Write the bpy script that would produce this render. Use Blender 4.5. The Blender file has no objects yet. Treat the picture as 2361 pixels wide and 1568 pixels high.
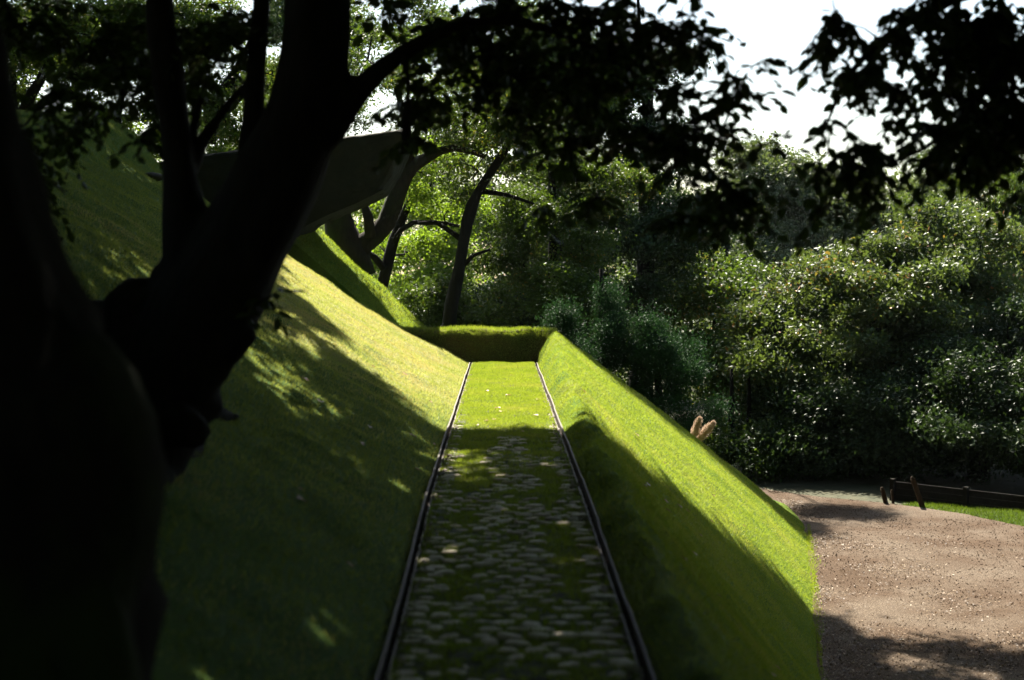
import bpy, math
import numpy as np
from mathutils import Vector

SC = bpy.context.scene
COL = SC.collection
R = math.radians
rng = np.random.default_rng(11)

# ------------------------------------------------------------------ camera
CAMZ = 4.4
F = 50 / 36 * 2361
PITCH = math.atan(144 / F)
cam_d = bpy.data.cameras.new('camera')
cam = bpy.data.objects.new('camera', cam_d)
COL.objects.link(cam)
cam.location = (0, 0, CAMZ)
cam.rotation_euler = (R(90) - PITCH, 0, 0)
cam_d.lens = 50
cam_d.sensor_width = 36
cam_d.clip_start = 0.1
cam_d.clip_end = 2000
cam_d.dof.use_dof = True
cam_d.dof.focus_distance = 25
cam_d.dof.aperture_fstop = 1.8
SC.camera = cam

# ------------------------------------------------------------------ world, sun, exposure
SUN_AZ, SUN_EL = 13.0, 50.0          # degrees left of the view direction (+Y), elevation
sun_v = np.array([-math.sin(R(SUN_AZ)) * math.cos(R(SUN_EL)),
                  math.cos(R(SUN_AZ)) * math.cos(R(SUN_EL)), math.sin(R(SUN_EL))])
w = bpy.data.worlds.new('World')
SC.world = w
w.use_nodes = True
nt = w.node_tree
bg = nt.nodes['Background']
sky = nt.nodes.new('ShaderNodeTexSky')
sky.sky_type = 'NISHITA'
sky.sun_disc = False
sky.sun_elevation = R(SUN_EL)
sky.sun_rotation = R(-SUN_AZ)
sky.dust_density = 1.5
sky.air_density = 1.2
nt.links.new(sky.outputs[0], bg.inputs[0])
bg.inputs[1].default_value = 0.05
sd = bpy.data.lights.new('sun', 'SUN')
sd.energy = 5.0
sd.angle = R(0.5)
sd.color = (1.0, 0.93, 0.80)
so = bpy.data.objects.new('sun', sd)
COL.objects.link(so)
so.rotation_euler = Vector(sun_v.tolist()).to_track_quat('Z', 'Y').to_euler()
SC.view_settings.view_transform = 'Standard'
SC.view_settings.look = 'None'
SC.view_settings.exposure = 2.35
SC.view_settings.gamma = 1.0
SC.cycles.max_bounces = 5
SC.cycles.diffuse_bounces = 2
SC.cycles.glossy_bounces = 2
SC.cycles.transmission_bounces = 3
SC.cycles.use_denoising = True
SC.cycles.sample_clamp_indirect = 4.0


# ------------------------------------------------------------------ helpers
def P(px, py, D):
    """world point seen at (px, py) of the 2361x1568 view at forward distance D"""
    u, v = (px - 1180.5) / F, (py - 784) / F
    d = np.array([u, math.cos(PITCH) - v * math.sin(PITCH), -math.sin(PITCH) - v * math.cos(PITCH)])
    return np.array([0, 0, CAMZ]) + d * (D / d[1])


def unproject(p):
    q = np.asarray(p, float) - np.array([0, 0, CAMZ])
    f = q[..., 1] * math.cos(PITCH) - q[..., 2] * math.sin(PITCH)
    up = q[..., 1] * math.sin(PITCH) + q[..., 2] * math.cos(PITCH)
    return 1180.5 + F * q[..., 0] / f, 784 - F * up / f


def hash3(i, j, k):
    n = (i * 374761393 + j * 668265263 + k * 2147483647) & 0x7fffffff
    n = ((n ^ (n >> 13)) * 1274126177) & 0x7fffffff
    return ((n ^ (n >> 16)) & 0xffff) / 65535.0


def vnoise(x, y, z=0.0):
    x, y, z = np.broadcast_arrays(np.asarray(x, float), np.asarray(y, float), np.asarray(z, float))
    xi, yi, zi = np.floor(x).astype(np.int64), np.floor(y).astype(np.int64), np.floor(z).astype(np.int64)
    fx, fy, fz = x - xi, y - yi, z - zi
    fx, fy, fz = [f * f * (3 - 2 * f) for f in (fx, fy, fz)]
    out = 0
    for a in (0, 1):
        for b in (0, 1):
            for c in (0, 1):
                wgt = (fx if a else 1 - fx) * (fy if b else 1 - fy) * (fz if c else 1 - fz)
                out = out + wgt * hash3(xi + a, yi + b, zi + c)
    return out * 2 - 1


def fbm(x, y, z=0.0, o=3):
    return sum(vnoise(np.asarray(x) * 2 ** k + 17 * k, np.asarray(y) * 2 ** k, np.asarray(z) * 2 ** k) / 2 ** k for k in range(o))


def tag(o, label=None, cat=None, group=None, kind=None):
    if label: o['label'] = label
    if cat: o['category'] = cat
    if group: o['group'] = group
    if kind: o['kind'] = kind
    return o


def empty(name, loc, label, cat, group=None):
    o = bpy.data.objects.new(name, None)
    COL.objects.link(o)
    o.location = tuple(float(v) for v in loc)
    o.empty_display_size = 0.2
    return tag(o, label, cat, group)


def mesh_np(name, verts, faces, mats, parent=None, smooth=False, tint=None, matidx=None):
    """faces: int array (n,3) or (n,4), or list of such arrays"""
    if not isinstance(faces, list):
        faces = [faces]
    if not isinstance(mats, (list, tuple)):
        mats = [mats]
    me = bpy.data.meshes.new(name)
    verts = np.asarray(verts, np.float32)
    if parent is not None:
        verts = verts - np.array(parent.location, np.float32)
    me.vertices.add(len(verts))
    me.vertices.foreach_set('co', verts.ravel())
    nl = sum(f.size for f in faces)
    nf = sum(len(f) for f in faces)
    me.loops.add(nl)
    me.loops.foreach_set('vertex_index', np.concatenate([f.ravel() for f in faces]).astype(np.int32))
    me.polygons.add(nf)
    tot = np.concatenate([np.full(len(f), f.shape[1]) for f in faces])
    st = np.concatenate([[0], np.cumsum(tot)[:-1]])
    me.polygons.foreach_set('loop_start', st.astype(np.int32))
    me.polygons.foreach_set('use_smooth', np.full(nf, smooth))
    for m in mats:
        me.materials.append(m)
    if matidx is not None:
        me.polygons.foreach_set('material_index', np.asarray(matidx, np.int32))
    if tint is not None:
        a = me.attributes.new('tint', 'FLOAT', 'FACE')
        a.data.foreach_set('value', np.asarray(tint, np.float32))
    me.update(calc_edges=True)
    o = bpy.data.objects.new(name, me)
    COL.objects.link(o)
    if parent is not None:
        o.parent = parent
    return o


class MB:
    """collects tubes, boxes and lumps for one mesh"""
    def __init__(s):
        s.v, s.q, s.t, s.n = [], [], [], 0

    def add(s, v, q=None, t=None):
        if q is not None and len(q): s.q.append(np.asarray(q) + s.n)
        if t is not None and len(t): s.t.append(np.asarray(t) + s.n)
        s.v.append(np.asarray(v, float)); s.n += len(v)

    def tube(s, pts, rad, n=8, cap=True, lump=0.0, flat=None):
        pts = np.asarray(pts, float)
        rad = np.broadcast_to(np.asarray(rad, float), (len(pts),))
        tg = np.gradient(pts, axis=0)
        tg /= np.linalg.norm(tg, axis=1)[:, None] + 1e-9
        ref = np.array([0.13, 0.99, 0.07])
        if abs(tg.mean(0) @ ref) > 0.9 * np.linalg.norm(tg.mean(0)): ref = np.array([0.9, 0.1, 0.3])
        a = np.cross(tg, ref); a /= np.linalg.norm(a, axis=1)[:, None] + 1e-9
        b = np.cross(tg, a)
        th = np.linspace(0, 2 * np.pi, n, endpoint=False)
        rr = rad[:, None] * np.ones(n)
        if lump:
            rr = rr * (1 + lump * vnoise(np.cos(th)[None, :] * 1.6 + 5, np.sin(th)[None, :] * 1.6,
                                         (np.arange(len(pts)) * 0.55)[:, None]))
        ring = pts[:, None, :] + rr[..., None] * (np.cos(th)[None, :, None] * a[:, None, :] + np.sin(th)[None, :, None] * b[:, None, :])
        m = len(pts)
        i = np.arange(m - 1)[:, None] * n
        j = np.arange(n)[None, :]
        j2 = (j + 1) % n
        q = np.stack([i + j, i + j2, i + n + j2, i + n + j], -1).reshape(-1, 4)
        v = ring.reshape(-1, 3)
        t = []
        if cap:
            v = np.vstack([v, pts[0], pts[-1]])
            k = np.arange(n); k2 = (k + 1) % n
            t = np.vstack([np.stack([k2, k, np.full(n, m * n)], -1),
                           np.stack([(m - 1) * n + k, (m - 1) * n + k2, np.full(n, m * n + 1)], -1)])
        s.add(v, q, t)

    def box(s, c, size, rot=None, taper=1.0):
        c = np.asarray(c, float); h = np.asarray(size, float) / 2
        v = np.array([[x, y, z] for z in (-1, 1) for y in (-1, 1) for x in (-1, 1)], float)
        v[4:, :2] *= taper
        v = v * h
        if rot is not None: v = v @ np.asarray(rot).T
        s.add(v + c, [[0, 2, 3, 1], [4, 5, 7, 6], [0, 1, 5, 4], [1, 3, 7, 5], [3, 2, 6, 7], [2, 0, 4, 6]])

    def build(s, name, mat, parent=None, smooth=True):
        f = []
        if s.q: f.append(np.vstack(s.q))
        if s.t: f.append(np.vstack(s.t))
        return mesh_np(name, np.vstack(s.v), f, mat, parent, smooth)


def rotz(a):
    c, s = math.cos(a), math.sin(a)
    return np.array([[c, -s, 0], [s, c, 0], [0, 0, 1]])


# ------------------------------------------------------------------ materials
def mat(name):
    m = bpy.data.materials.new(name)
    m.use_nodes = True
    n = m.node_tree
    return m, n, n.nodes['Principled BSDF'], n.nodes['Material Output']


def ramp(n, stops):
    r = n.nodes.new('ShaderNodeValToRGB')
    e = r.color_ramp.elements
    while len(e) < len(stops): e.new(0.5)
    for k, (p, c) in enumerate(stops):
        e[k].position = p; e[k].color = (*c, 1)
    return r


def noise(n, scale, detail=4, vec=None, rough=0.6):
    t = n.nodes.new('ShaderNodeTexNoise')
    t.inputs['Scale'].default_value = scale
    t.inputs['Detail'].default_value = detail
    t.inputs['Roughness'].default_value = rough
    if vec is not None: n.links.new(vec, t.inputs['Vector'])
    return t


def mixc(n, fac, a, b, blend='MIX'):
    m = n.nodes.new('ShaderNodeMix'); m.data_type = 'RGBA'; m.blend_type = blend
    for sock, v in ((m.inputs[0], fac), (m.inputs[6], a), (m.inputs[7], b)):
        if hasattr(v, 'links') or hasattr(v, 'is_linked'): n.links.new(v, sock)
        elif isinstance(v, (int, float)): sock.default_value = v
        else: sock.default_value = (*v, 1)
    return m.outputs[2]


def bump(n, bs, h, strength=0.5, dist=0.02):
    b = n.nodes.new('ShaderNodeBump')
    b.inputs['Strength'].default_value = strength
    b.inputs['Distance'].default_value = dist
    n.links.new(h, b.inputs['Height'])
    n.links.new(b.outputs[0], bs.inputs['Normal'])


def leaf_mat(name, c0, c1, c2, trans=(0.12, 0.2, 0.01), tf=0.35, rough=0.5, spec=0.25, odd=None, big=0.25):
    """tint attribute picks the leaf colour; back light shines through"""
    m, n, bs, out = mat(name)
    at = n.nodes.new('ShaderNodeAttribute'); at.attribute_name = 'tint'
    stops = [(0.0, c0), (0.5, c1), (0.9, c2)]
    if odd: stops.append((0.985, odd))
    r = ramp(n, stops)
    geo = n.nodes.new('ShaderNodeNewGeometry')
    ns = noise(n, big, 2, geo.outputs['Position'])
    ad = n.nodes.new('ShaderNodeMath'); ad.operation = 'MULTIPLY_ADD'
    ad.inputs[1].default_value = 0.9; ad.inputs[2].default_value = -0.45
    n.links.new(ns.outputs[0], ad.inputs[0])
    a2 = n.nodes.new('ShaderNodeMath'); a2.operation = 'ADD'
    n.links.new(at.outputs['Fac'], a2.inputs[0]); n.links.new(ad.outputs[0], a2.inputs[1])
    n.links.new(a2.outputs[0], r.inputs[0])
    n.links.new(r.outputs[0], bs.inputs['Base Color'])
    bs.inputs['Roughness'].default_value = rough
    bs.inputs['Specular IOR Level'].default_value = spec
    tr = n.nodes.new('ShaderNodeBsdfTranslucent')
    tc = mixc(n, 0.5, r.outputs[0], trans)
    n.links.new(tc, tr.inputs[0])
    mx = n.nodes.new('ShaderNodeMixShader'); mx.inputs[0].default_value = tf
    n.links.new(bs.outputs[0], mx.inputs[1]); n.links.new(tr.outputs[0], mx.inputs[2])
    n.links.new(mx.outputs[0], out.inputs[0])
    return m


def bark_mat(name, c0, c1, scale=6, moss=None):
    m, n, bs, out = mat(name)
    tc = n.nodes.new('ShaderNodeTexCoord')
    mp = n.nodes.new('ShaderNodeMapping'); mp.inputs['Scale'].default_value = (1, 1, 0.3)
    n.links.new(tc.outputs['Object'], mp.inputs[0])
    ns = noise(n, scale * 2, 8, mp.outputs[0], 0.7)
    r = ramp(n, [(0.3, c0), (0.7, c1)])
    n.links.new(ns.outputs[0], r.inputs[0])
    col = r.outputs[0]
    if moss:
        n2 = noise(n, 1.5, 5, tc.outputs['Object'])
        r2 = ramp(n, [(0.48, (0, 0, 0)), (0.62, (1, 1, 1))])
        n.links.new(n2.outputs[0], r2.inputs[0])
        col = mixc(n, r2.outputs[0], col, moss)
    n.links.new(col, bs.inputs['Base Color'])
    bs.inputs['Roughness'].default_value = 0.95
    bs.inputs['Specular IOR Level'].default_value = 0.15
    bump(n, bs, ns.outputs[0], 0.9, 0.03)
    return m


def turf_mat(name, ca, cb, cdry, dry=(0.5, 0.7), soil=(0.05, 0.035, 0.02), far=None):
    m, n, bs, out = mat(name)
    geo = n.nodes.new('ShaderNodeNewGeometry')
    pos = geo.outputs['Position']
    n1 = noise(n, 1.1, 5, pos)
    n2 = noise(n, 38, 4, pos, 0.75)
    n3 = noise(n, 0.55, 3, pos)
    r = ramp(n, [(0.3, ca), (0.7, cb)]); n.links.new(n1.outputs[0], r.inputs[0])
    rd = ramp(n, [(dry[0], (0, 0, 0)), (dry[1], (1, 1, 1))]); n.links.new(n3.outputs[0], rd.inputs[0])
    if far:      # far stretch paler: dry turf plus grazing sunlight put into the colour
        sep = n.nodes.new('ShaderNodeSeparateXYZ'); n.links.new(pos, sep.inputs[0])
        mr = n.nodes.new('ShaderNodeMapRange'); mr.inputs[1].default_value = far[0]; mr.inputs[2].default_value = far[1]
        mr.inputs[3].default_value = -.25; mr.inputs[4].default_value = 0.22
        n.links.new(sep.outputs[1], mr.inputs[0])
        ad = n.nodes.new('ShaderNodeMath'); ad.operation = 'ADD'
        m2 = n.nodes.new('ShaderNodeMapRange'); m2.inputs[1].default_value = 4.6; m2.inputs[2].default_value = 5.6  # high turf greener and darker: the mound's shade put into the colour
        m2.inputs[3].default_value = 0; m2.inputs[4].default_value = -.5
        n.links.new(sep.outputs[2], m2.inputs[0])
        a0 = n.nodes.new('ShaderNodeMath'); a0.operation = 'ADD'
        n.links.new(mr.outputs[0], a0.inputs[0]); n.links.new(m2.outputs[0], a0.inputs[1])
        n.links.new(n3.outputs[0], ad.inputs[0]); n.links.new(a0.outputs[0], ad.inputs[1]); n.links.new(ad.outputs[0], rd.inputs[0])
    c = mixc(n, rd.outputs[0], r.outputs[0], cdry)
    rs = ramp(n, [(0.3, (1, 1, 1)), (0.44, (0, 0, 0))]); n.links.new(n2.outputs[0], rs.inputs[0])
    c = mixc(n, rs.outputs[0], c, soil)
    n.links.new(c, bs.inputs['Base Color'])
    bs.inputs['Roughness'].default_value = 0.9
    bs.inputs['Specular IOR Level'].default_value = 0.1
    bump(n, bs, n2.outputs[0], 1.0, 0.035)
    return m


def simple_mat(name, c0, c1, scale, rough=0.8, b=0.5, dist=0.01, spec=0.3, detail=6):
    m, n, bs, out = mat(name)
    tc = n.nodes.new('ShaderNodeNewGeometry')
    ns = noise(n, scale, detail, tc.outputs['Position'], 0.65)
    r = ramp(n, [(0.3, c0), (0.7, c1)]); n.links.new(ns.outputs[0], r.inputs[0])
    n.links.new(r.outputs[0], bs.inputs['Base Color'])
    bs.inputs['Roughness'].default_value = rough
    bs.inputs['Specular IOR Level'].default_value = spec
    bump(n, bs, ns.outputs[0], b, dist)
    return m


M = {}
M['turf'] = turf_mat('turf', (0.06, 0.12, 0.008), (0.13, 0.20, 0.012), (0.19, 0.21, 0.03), (0.5, 0.75))
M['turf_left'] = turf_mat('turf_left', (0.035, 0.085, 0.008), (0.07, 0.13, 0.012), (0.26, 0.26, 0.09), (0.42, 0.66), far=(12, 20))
M['turf_wall'] = turf_mat('turf_wall', (0.07, 0.085, 0.02), (0.13, 0.13, 0.035), (0.17, 0.11, 0.06), (0.45, 0.65), (0.02, 0.012, 0.008))
M['woodland_floor'] = simple_mat('woodland_floor', (0.02, 0.025, 0.01), (0.05, 0.045, 0.02), 3, 0.95, 0.8, 0.05)
M['blade'] = leaf_mat('grass_blade', (0.06, 0.12, 0.010), (0.13, 0.19, 0.016), (0.24, 0.24, 0.04),
                      trans=(0.38, 0.46, 0.03), tf=0.5, rough=0.5, spec=0.25, odd=(0.25, 0.2, 0.08), big=1.2)
M['blade_dry'] = leaf_mat('grass_blade_dry', (0.06, 0.13, 0.010), (0.12, 0.20, 0.02), (0.32, 0.30, 0.11),
                          trans=(0.46, 0.45, 0.09), tf=0.5, rough=0.45, spec=0.3, odd=(0.3, 0.22, 0.1), big=0.5)
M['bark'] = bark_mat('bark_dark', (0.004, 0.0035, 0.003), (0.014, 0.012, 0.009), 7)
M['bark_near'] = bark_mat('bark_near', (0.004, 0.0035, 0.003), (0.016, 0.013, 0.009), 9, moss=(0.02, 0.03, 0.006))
M['bark_moss'] = bark_mat('bark_mossy', (0.010, 0.008, 0.006), (0.035, 0.028, 0.02), 7, moss=(0.025, 0.03, 0.010))
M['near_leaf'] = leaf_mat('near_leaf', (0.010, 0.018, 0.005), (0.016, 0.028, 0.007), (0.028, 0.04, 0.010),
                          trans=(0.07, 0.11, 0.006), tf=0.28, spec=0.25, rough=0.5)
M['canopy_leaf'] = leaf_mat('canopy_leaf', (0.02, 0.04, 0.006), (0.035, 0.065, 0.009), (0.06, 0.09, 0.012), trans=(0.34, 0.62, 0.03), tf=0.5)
M['verge_blade'] = leaf_mat('verge_blade', (0.02, 0.045, 0.005), (0.04, 0.075, 0.008), (0.07, 0.10, 0.012), trans=(0.16, 0.24, 0.01), tf=0.4)
M['verge'] = turf_mat('verge_turf', (0.02, 0.04, 0.005), (0.04, 0.07, 0.008), (0.06, 0.07, 0.015))
M['leaf'] = leaf_mat('leaf_green', (0.018, 0.038, 0.008), (0.036, 0.066, 0.013), (0.07, 0.10, 0.018),
                     trans=(0.14, 0.22, 0.01), tf=0.33, odd=(0.25, 0.17, 0.03), spec=.2, rough=.5)
M['leaf_bright'] = leaf_mat('leaf_bright', (0.05, 0.09, 0.012), (0.08, 0.14, 0.016), (0.13, 0.2, 0.02),
                            trans=(0.28, 0.42, 0.015), tf=0.5, odd=(0.3, 0.25, 0.03))
M['leaf_gold'] = leaf_mat('leaf_golden', (0.022, 0.046, 0.013), (0.044, 0.075, 0.02), (0.088, 0.108, 0.032),
                          trans=(0.14, 0.19, 0.02), tf=0.33, rough=0.5, spec=0.28, odd=(0.30, 0.13, 0.03))
M['leaf_blue'] = leaf_mat('leaf_blue_green', (0.012, 0.034, 0.012), (0.018, 0.052, 0.018), (0.03, 0.07, 0.024),
                          trans=(0.04, 0.10, 0.02), tf=0.2, spec=.1, rough=.6)
M['leaf_dark'] = leaf_mat('leaf_dark', (0.012, 0.024, 0.008), (0.022, 0.042, 0.012), (0.04, 0.065, 0.018),
                          trans=(0.05, 0.09, 0.012), tf=0.22, spec=0.16, rough=0.5)
M['leaf_far'] = leaf_mat('leaf_far', (0.03, 0.05, 0.02), (0.055, 0.08, 0.03), (0.09, 0.11, 0.04),
                         trans=(0.15, 0.2, 0.03), tf=0.35)
M['cobble'] = simple_mat('cobble_stone', (0.20, 0.17, 0.125), (0.50, 0.43, 0.34), 9, 0.75, 0.6, 0.008)
cm, n, bs, out = mat('cobble')
geo = n.nodes.new('ShaderNodeNewGeometry'); pos = geo.outputs['Position']
c1 = noise(n, 9, 6, pos, .65); c2 = noise(n, 5.5, 5, pos, .7); c3 = noise(n, 2.7, 2, pos)
r1 = ramp(n, [(0.3, (0.26, 0.22, 0.17)), (0.5, (0.48, 0.42, 0.33)), (0.7, (0.68, 0.61, 0.50))]); n.links.new(c1.outputs[0], r1.inputs[0])
r3 = ramp(n, [(0.35, (0.7, 0.66, 0.62)), (0.65, (1, 1, 1))]); n.links.new(c3.outputs[0], r3.inputs[0])
c = mixc(n, 1.0, r1.outputs[0], r3.outputs[0], 'MULTIPLY')
r2 = ramp(n, [(0.55, (0, 0, 0)), (0.68, (1, 1, 1))]); n.links.new(c2.outputs[0], r2.inputs[0])
c = mixc(n, r2.outputs[0], c, (0.05, 0.075, 0.015))
n.links.new(c, bs.inputs['Base Color']); bs.inputs['Roughness'].default_value = .85; bs.inputs['Specular IOR Level'].default_value = .2
bump(n, bs, c1.outputs[0], .7, .01)
M['cobble'] = cm
M['earth'] = simple_mat('earth', (0.022, 0.028, 0.010), (0.05, 0.055, 0.018), 14, 0.95, 0.9, 0.02)
M['edging'] = simple_mat('edging_strip', (0.03, 0.022, 0.015), (0.11, 0.08, 0.055), 20, 0.7, 0.4, 0.004)
M['channel_bed'] = simple_mat('channel_bed', (0.01, 0.008, 0.006), (0.05, 0.036, 0.026), 30, 0.9, 0.9, 0.02)
M['pebble'] = simple_mat('pebble', (0.12, 0.095, 0.08), (0.42, 0.35, 0.3), 12, 0.7, 0.3, 0.004)
M['mossy_stone'] = simple_mat('mossy_stone', (0.005, 0.007, 0.002), (0.018, 0.019, 0.007), 2.2, 0.9, 0.7, 0.03)
M['dark_stone'] = simple_mat('dark_stone', (0.015, 0.015, 0.010), (0.04, 0.035, 0.022), 8, 0.9, 0.7, 0.02)
M['old_timber'] = bark_mat('old_timber', (0.015, 0.010, 0.006), (0.055, 0.034, 0.018), 9)
M['dark_timber'] = bark_mat('dark_timber', (0.005, 0.004, 0.003), (0.012, 0.009, 0.006), 5)
M['plume'] = leaf_mat('plume', (0.32, 0.23, 0.16), (0.42, 0.31, 0.22), (0.5, 0.38, 0.28), trans=(0.5, 0.36, 0.25), tf=0.45)
M['fallen'] = leaf_mat('fallen_leaf', (0.16, 0.075, 0.03), (0.30, 0.18, 0.085), (0.45, 0.36, 0.22), trans=(0.4, 0.25, 0.1), tf=0.2, big=0.7)

M['litter'] = leaf_mat('leaf_litter', (0.05, 0.03, 0.018), (0.12, 0.075, 0.04), (0.24, 0.17, 0.1), trans=(0.15, 0.09, 0.04), tf=0.15, big=.7, spec=.2)
# gravel: pinkish brown grit with paler and darker drifts
m, n, bs, out = mat('gravel')
geo = n.nodes.new('ShaderNodeNewGeometry'); pos = geo.outputs['Position']
g1 = noise(n, 60, 3, pos, 0.8); g2 = noise(n, 0.7, 4, pos); g3 = noise(n, 9, 4, pos, 0.7)
r1 = ramp(n, [(0.3, (0.034, 0.024, 0.016)), (0.5, (0.092, 0.068, 0.048)), (0.72, (0.25, 0.20, 0.152))])
n.links.new(g1.outputs[0], r1.inputs[0])
r2 = ramp(n, [(0.38, (0.62, 0.52, 0.44)), (0.62, (1, 1, 1))]); n.links.new(g2.outputs[0], r2.inputs[0])
c = mixc(n, 1.0, r1.outputs[0], r2.outputs[0], 'MULTIPLY')
r3 = ramp(n, [(0.62, (0, 0, 0)), (0.72, (1, 1, 1))]); n.links.new(g3.outputs[0], r3.inputs[0])
c = mixc(n, r3.outputs[0], c, (0.10, 0.065, 0.04))
n.links.new(c, bs.inputs['Base Color']); bs.inputs['Roughness'].default_value = 0.95
bs.inputs['Specular IOR Level'].default_value = 0.1
bump(n, bs, g1.outputs[0], 1.0, 0.02)
M['gravel'] = m

# ------------------------------------------------------------------ path lines (left / right edges in the world)
_k = [(905, 1475, 1568, 6.04), (1008, 1325, 1100, 10.86), (1044, 1285, 985, 14.2), (1090, 1230, 835, 24.6)]
_L = np.array([P(a, y, D) for a, b, y, D in _k]); _R = np.array([P(b, y, D) for a, b, y, D in _k])
_Y = np.array([-3.5, *[k[3] for k in _k]])


def _ext(c):   # extrapolate gently under the camera
    return np.array([c[0], *c])


def sm_interp(Y, ys, vs):
    Y = np.asarray(Y, float)
    a = sum(np.interp(Y + d, ys, vs) for d in (-1.6, -0.8, 0, 0.8, 1.6)) / 5
    return a


def XL(Y): return sm_interp(Y, _Y, _ext(_L[:, 0]))
def XR(Y): return sm_interp(Y, _Y, _ext(_R[:, 0]))
def ZP(Y): return sm_interp(Y, _Y, np.array([2.52, 2.69, 2.86, 2.875, 2.93]))


GAP = 0.062     # channel width outside each path edge
YEND = 24.65


def grid_mesh(name, G, mats, parent=None, smooth=True, flip=False):
    r, c = G.shape[:2]
    i = np.arange(r - 1)[:, None] * c; j = np.arange(c - 1)[None, :]
    q = np.stack([i + j, i + j + 1, i + c + j + 1, i + c + j], -1).reshape(-1, 4)
    if flip: q = q[:, ::-1]
    return mesh_np(name, G.reshape(-1, 3), q, mats, parent, smooth)


def cubic(xs, ys, x):
    """smooth (Catmull-Rom style) curve through points"""
    xs, ys = np.asarray(xs, float), np.asarray(ys, float)
    mslope = np.gradient(ys, xs)
    k = np.clip(np.searchsorted(xs, x) - 1, 0, len(xs) - 2)
    h = xs[k + 1] - xs[k]; t = (x - xs[k]) / h
    return ((2*t**3 - 3*t**2 + 1) * ys[k] + (t**3 - 2*t**2 + t) * h * mslope[k]
            + (-2*t**3 + 3*t**2) * ys[k + 1] + (t**3 - t**2) * h * mslope[k + 1])


# ---- ground and gravel
g = 900.0
o = mesh_np('ground', [[-g, -g, 0], [g, -g, 0], [g, g, 0], [-g, g, 0]], np.array([[0, 1, 2, 3]]), M['woodland_floor'])
tag(o, kind='structure')
# gravel sheet with a slightly uneven surface
edge = np.array([[2.0, 33.5], [4.6, 30.6], [5.2, 29.2], [6.2, 28.2], [7.4, 27.4], [8.4, 26.2], [9.3, 24.2], [10.5, 20], [12, 14], [12.5, 4]])
ys = np.linspace(2, 30.5, 150)
xe = np.interp(ys, edge[::-1, 1], edge[::-1, 0])
tt = np.linspace(0, 1, 80)
G = np.zeros((len(ys), len(tt), 3))
G[..., 0] = 1.5 + (xe - 1.5)[:, None] * tt[None, :]
G[..., 1] = ys[:, None]
G[:, -1, 0] += 0.06 * fbm(ys * 2.5, 0)
G[..., 2] = 0.012 + 0.02 * fbm(G[..., 0] * 0.6, G[..., 1] * 0.6) * np.minimum(1, (1 - tt[None, :]) * 8) ** 0.5 + 0.015
o = grid_mesh('gravel_path', G, M['gravel']); tag(o, kind='structure')
# grass verge beyond the gravel
ys = np.linspace(6, 27.3, 110); tt = np.linspace(0, 1, 26)
xe = np.interp(ys, edge[::-1, 1], edge[::-1, 0])
V = np.zeros((len(ys), len(tt), 3))
V[..., 0] = (xe - 0.03)[:, None] + 0.05 * fbm(ys * 4, 3)[:, None] * (1 - tt) + 1.9 * tt[None, :]
V[..., 1] = ys[:, None] + 0.9 * tt
V[..., 2] = 0.01 + 0.10 * np.sin(np.minimum(tt, .6) / .6 * np.pi / 2)[None, :] + 0.02 * fbm(V[..., 0] * 2, V[..., 1] * 2)
V[..., 2] *= np.clip((28.0 - V[..., 1]) / 2, 0.1, 1)
o = grid_mesh('grass_verge', V, M['verge']); tag(o, kind='structure')

# ---- right bank: steep little inner face, rounded ridge, long outer slope to the gravel
Ys = np.concatenate([np.linspace(-3.4, YEND + 0.35, 190)])


def toeX(Y):
    return np.interp(Y, [-4, 12, 15.55, 18.3, 21.9, 25.0], [3.0, 3.05, 3.43, 3.96, 4.67, 5.25])


def right_rows(Y, n_in=12, n_out=46):
    h = 0.15 + 0.40 * np.clip((Y - 13.5) / 11, 0, 1) ** 1.2
    lat = 0.21 + 0.10 * np.clip((Y - 13.5) / 11, 0, 1)
    x0, z0 = XR(Y) + GAP, ZP(Y)
    a = np.linspace(0, 1, n_in)
    xi = x0 + lat * a
    zi = z0 - 0.01 + h * np.sin(a * np.pi / 2) ** 1.15
    b = np.linspace(0, 1, n_out + 1)[1:] ** 1.25
    tx = toeX(Y)
    xo = x0 + lat + (tx - x0 - lat) * b
    zt = z0 - 0.01 + h
    e = 0.06
    zo = zt * (1 - b) + 0.05 * np.sin(b * np.pi) - 0.02 * np.exp(-b / e) * 0
    zo += 0.02 * (1 - np.exp(-b * 14)) - 0.02 * b - 0.03 * b ** 6
    return np.stack([np.concatenate([xi, xo]), np.full(n_in + n_out, Y), np.concatenate([zi, zo])], -1)


G = np.stack([right_rows(y) for y in Ys])
amp = np.ones(G.shape[1]); amp[0] = 0; amp[1] = .3; amp[-1] = 0.2
G[..., 2] += (0.022 * fbm(G[..., 0] * 2.2, G[..., 1] * 1.6, 2.0) + .012 * fbm(G[..., 0] * 7, G[..., 1] * 5, 3.0)) * amp
G[..., 0] += 0.02 * fbm(G[..., 0] * 3, G[..., 1] * 3.0, 7.0) * amp * (np.arange(G.shape[1]) < 16)
G[:, :14, 0] += 0.035 * fbm(G[:, :14, 1] * 1.3, G[:, :14, 2] * 2, 4.0) * amp[:14]
G[-6:, :, 2] -= (np.array([0, .005, .015, .03, .06, .10])[:, None]) * np.linspace(1, 0.3, G.shape[1])[None, :]
RB = G.copy()
back = [G[-1] * np.array([1, 1, f]) + np.array([0.25 * (1 - f), 3.2 * (1 - f), 0]) for f in (0.93, 0.8, 0.6, 0.4, 0.2, -0.02)]
G = np.concatenate([G, np.array(back)])
o = grid_mesh('right_bank', G, M['turf']); tag(o, kind='structure')

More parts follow.
